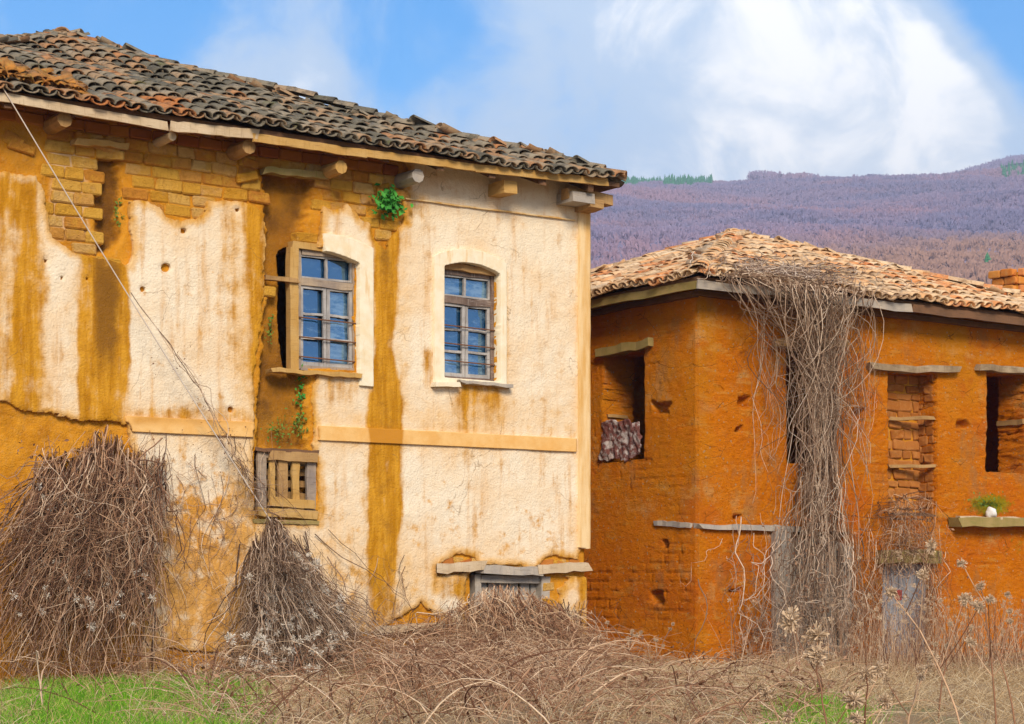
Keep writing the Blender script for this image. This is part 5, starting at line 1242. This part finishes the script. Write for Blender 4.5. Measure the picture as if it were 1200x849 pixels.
dead_thistle(wx(745, 20.6), 20.6, .62, (-.5, .1), 'pale branching dead thistle at the corner of the plastered house', 6, .02)
dead_thistle(wx(765, 20.0), 20.0, .55, (.35, .1), 'dead thistle leaning against the shaded orange side wall', 4, .018)

# green plants rooted in the walls
def wall_plant(fr, px, py, label, n, sx, sy, size, mat, v=-.05, name='wall_plant'):
    root = veg_root(name, fr, px, py, label, 'plant', v=v)
    C = fw(fr, RNG.normal(px, sx, n), RNG.normal(py, sy, n), v - np.abs(RNG.normal(0, .06, n))); Nn = RNG.normal(0, .5, (n, 3)) + np.array([.3, -.6, .5])
    under(root, leaf_mesh('leaves', C, Nn, U_(size * .6, size * 1.3, n), mat, None, 'stuff'))
    base = fw(fr, np.full(9, float(px)), np.full(9, py + sy * .3), np.full(9, v + .08)); k = RNG.choice(n, 9); s = np.linspace(0, 1, 5)[None, :, None]
    under(root, strand_mesh('stalks', [(base[:, None] + (C[k] - base)[:, None] * s, np.full((9, 5), .003))], M['leaf_olive']))
wall_plant(LH, 457, 238, 'bright green fern tuft rooted high in the bare adobe', 260, 7, 7.5, .042, M['leaf'], -.04, 'fern')
wall_plant(LH, 352, 462, 'green creeper trailing below the broken window ledge', 60, 4, 14, .022, M['leaf'], .1)
wall_plant(LH, 353, 497, 'small green creeper clump above the slatted hatch', 80, 6, 9, .022, M['leaf_olive'], .1)
wall_plant(LH, 328, 505, 'olive weed growing in the hollow wall', 60, 9, 8, .018, M['leaf_olive'], .1)
wall_plant(LH, 317, 388, 'little green sprig in the hollow left of the broken window', 30, 3, 10, .02, M['leaf_olive'], .08)
wall_plant(LH, 138, 250, 'tiny green sprig in the brown washed-out channel', 30, 3, 7, .02, M['leaf_olive'], .08)
wall_plant(RH, 1157, 590, 'mossy green tuft above the ledge board', 60, 12, 5, .02, M['leaf_olive'], -.06)

# slack cable from the eave to the heap
P0 = np.array(fw(LH, np.array([-8.]), np.array([84.]), np.array([-.48]))[0]); P1 = fw(LH, np.array([318.]), np.array([612.]), np.array([-.2]))[0]
s = np.linspace(0, 1, 24)[:, None]; P = P0 + (P1 - P0) * s; P[:, 2] -= .05 * np.sin(s[:, 0] * math.pi)
V, q = tubes(P[None], np.full((1, 24), .0065), 6); tag(link('overhead_cable', mesh_np('overhead_cable', V, [q], True), M['cable']), 'pale slack cable slanting down across the plastered wall', 'cable')

# pale stone on the ledge, torn sheeting in the side window
def lump(name, c_, r, mat, seed, n=10):
    rs = np.random.default_rng(seed); V = []; Q = []
    for i in range(n + 1):
        for k in range(n * 2):
            th = math.pi * i / n; ph = math.pi * k / n; d = np.array([math.sin(th) * math.cos(ph), math.sin(th) * math.sin(ph), math.cos(th)])
            f = 1 + .35 * math.sin(2.3 * d[0] + 1.1) * math.cos(1.7 * d[2]) + .12 * math.sin(5 * d[0] + 3 * d[2]); V.append(np.array(c_) + d * np.array(r) * f)
    for i in range(n):
        for k in range(n * 2): Q.append((i * 2 * n + k, i * 2 * n + (k + 1) % (2 * n), (i + 1) * 2 * n + (k + 1) % (2 * n), (i + 1) * 2 * n + k))
    return link(name, mesh_np(name, V, [np.array(Q)], True), mat)
c_ = fw(RH, np.array([1161.]), np.array([601.]), np.array([-.16]))[0]; tag(lump('white_stone', c_, (.085, .06, .075), M['white'], 2), 'smooth white stone lying on the mossy ledge board', 'stone')
rag = empty('torn_sheeting', RH.world(0, RH.side(730, 520)[0], RH.side(730, 520)[1]), ANG); tag(rag, 'torn red and white sheeting stuffed in the side window', 'sheeting')
v0_, z0_ = RH.side(756, 545); v1_, z1_ = RH.side(702, 486); vc, zc = RH.side(730, 520)
RP = [(704, 538), (707, 520), (709, 496), (718, 491), (727, 495), (737, 491), (744, 497), (751, 494), (753, 512), (751, 530), (744, 537), (733, 541), (722, 537), (713, 541)]
o = sheet('cloth', v0_ - vc, v1_ - vc, z0_ - zc, z1_ - zc, .02, lambda U, Z: (sdpoly(*pxS(U + vc, Z + zc), RP) + 5 * fbm(U * 18, Z * 18, 3)) / 60, lambda U, Z: -.03 + .09 * fbm(U * 9, Z * 5, 4, 2) + .05 * fbm(U * 26, Z * 22, 3, 5), {}, M['rag'], rag, .012, 1, 0, side=True)

# ------------------------------------------------------------------ air: thin haze over the valley
hz = MB().box((-2000, -700, -75), (2000, 2450, 440)).build('haze', None); tag(hz, kind='stuff')
hm = bpy.data.materials.new('thin_haze'); hm.use_nodes = True; nt = hm.node_tree; nt.nodes.remove(nt.nodes['Principled BSDF'])
pv = nt.nodes.new('ShaderNodeVolumePrincipled'); pv.inputs['Color'].default_value = (.72, .80, 1.0, 1); pv.inputs['Density'].default_value = .00042; pv.inputs['Anisotropy'].default_value = .2
nt.links.new(pv.outputs[0], nt.nodes['Material Output'].inputs['Volume']); hz.data.materials.append(hm)
hz.display_type = 'WIRE'
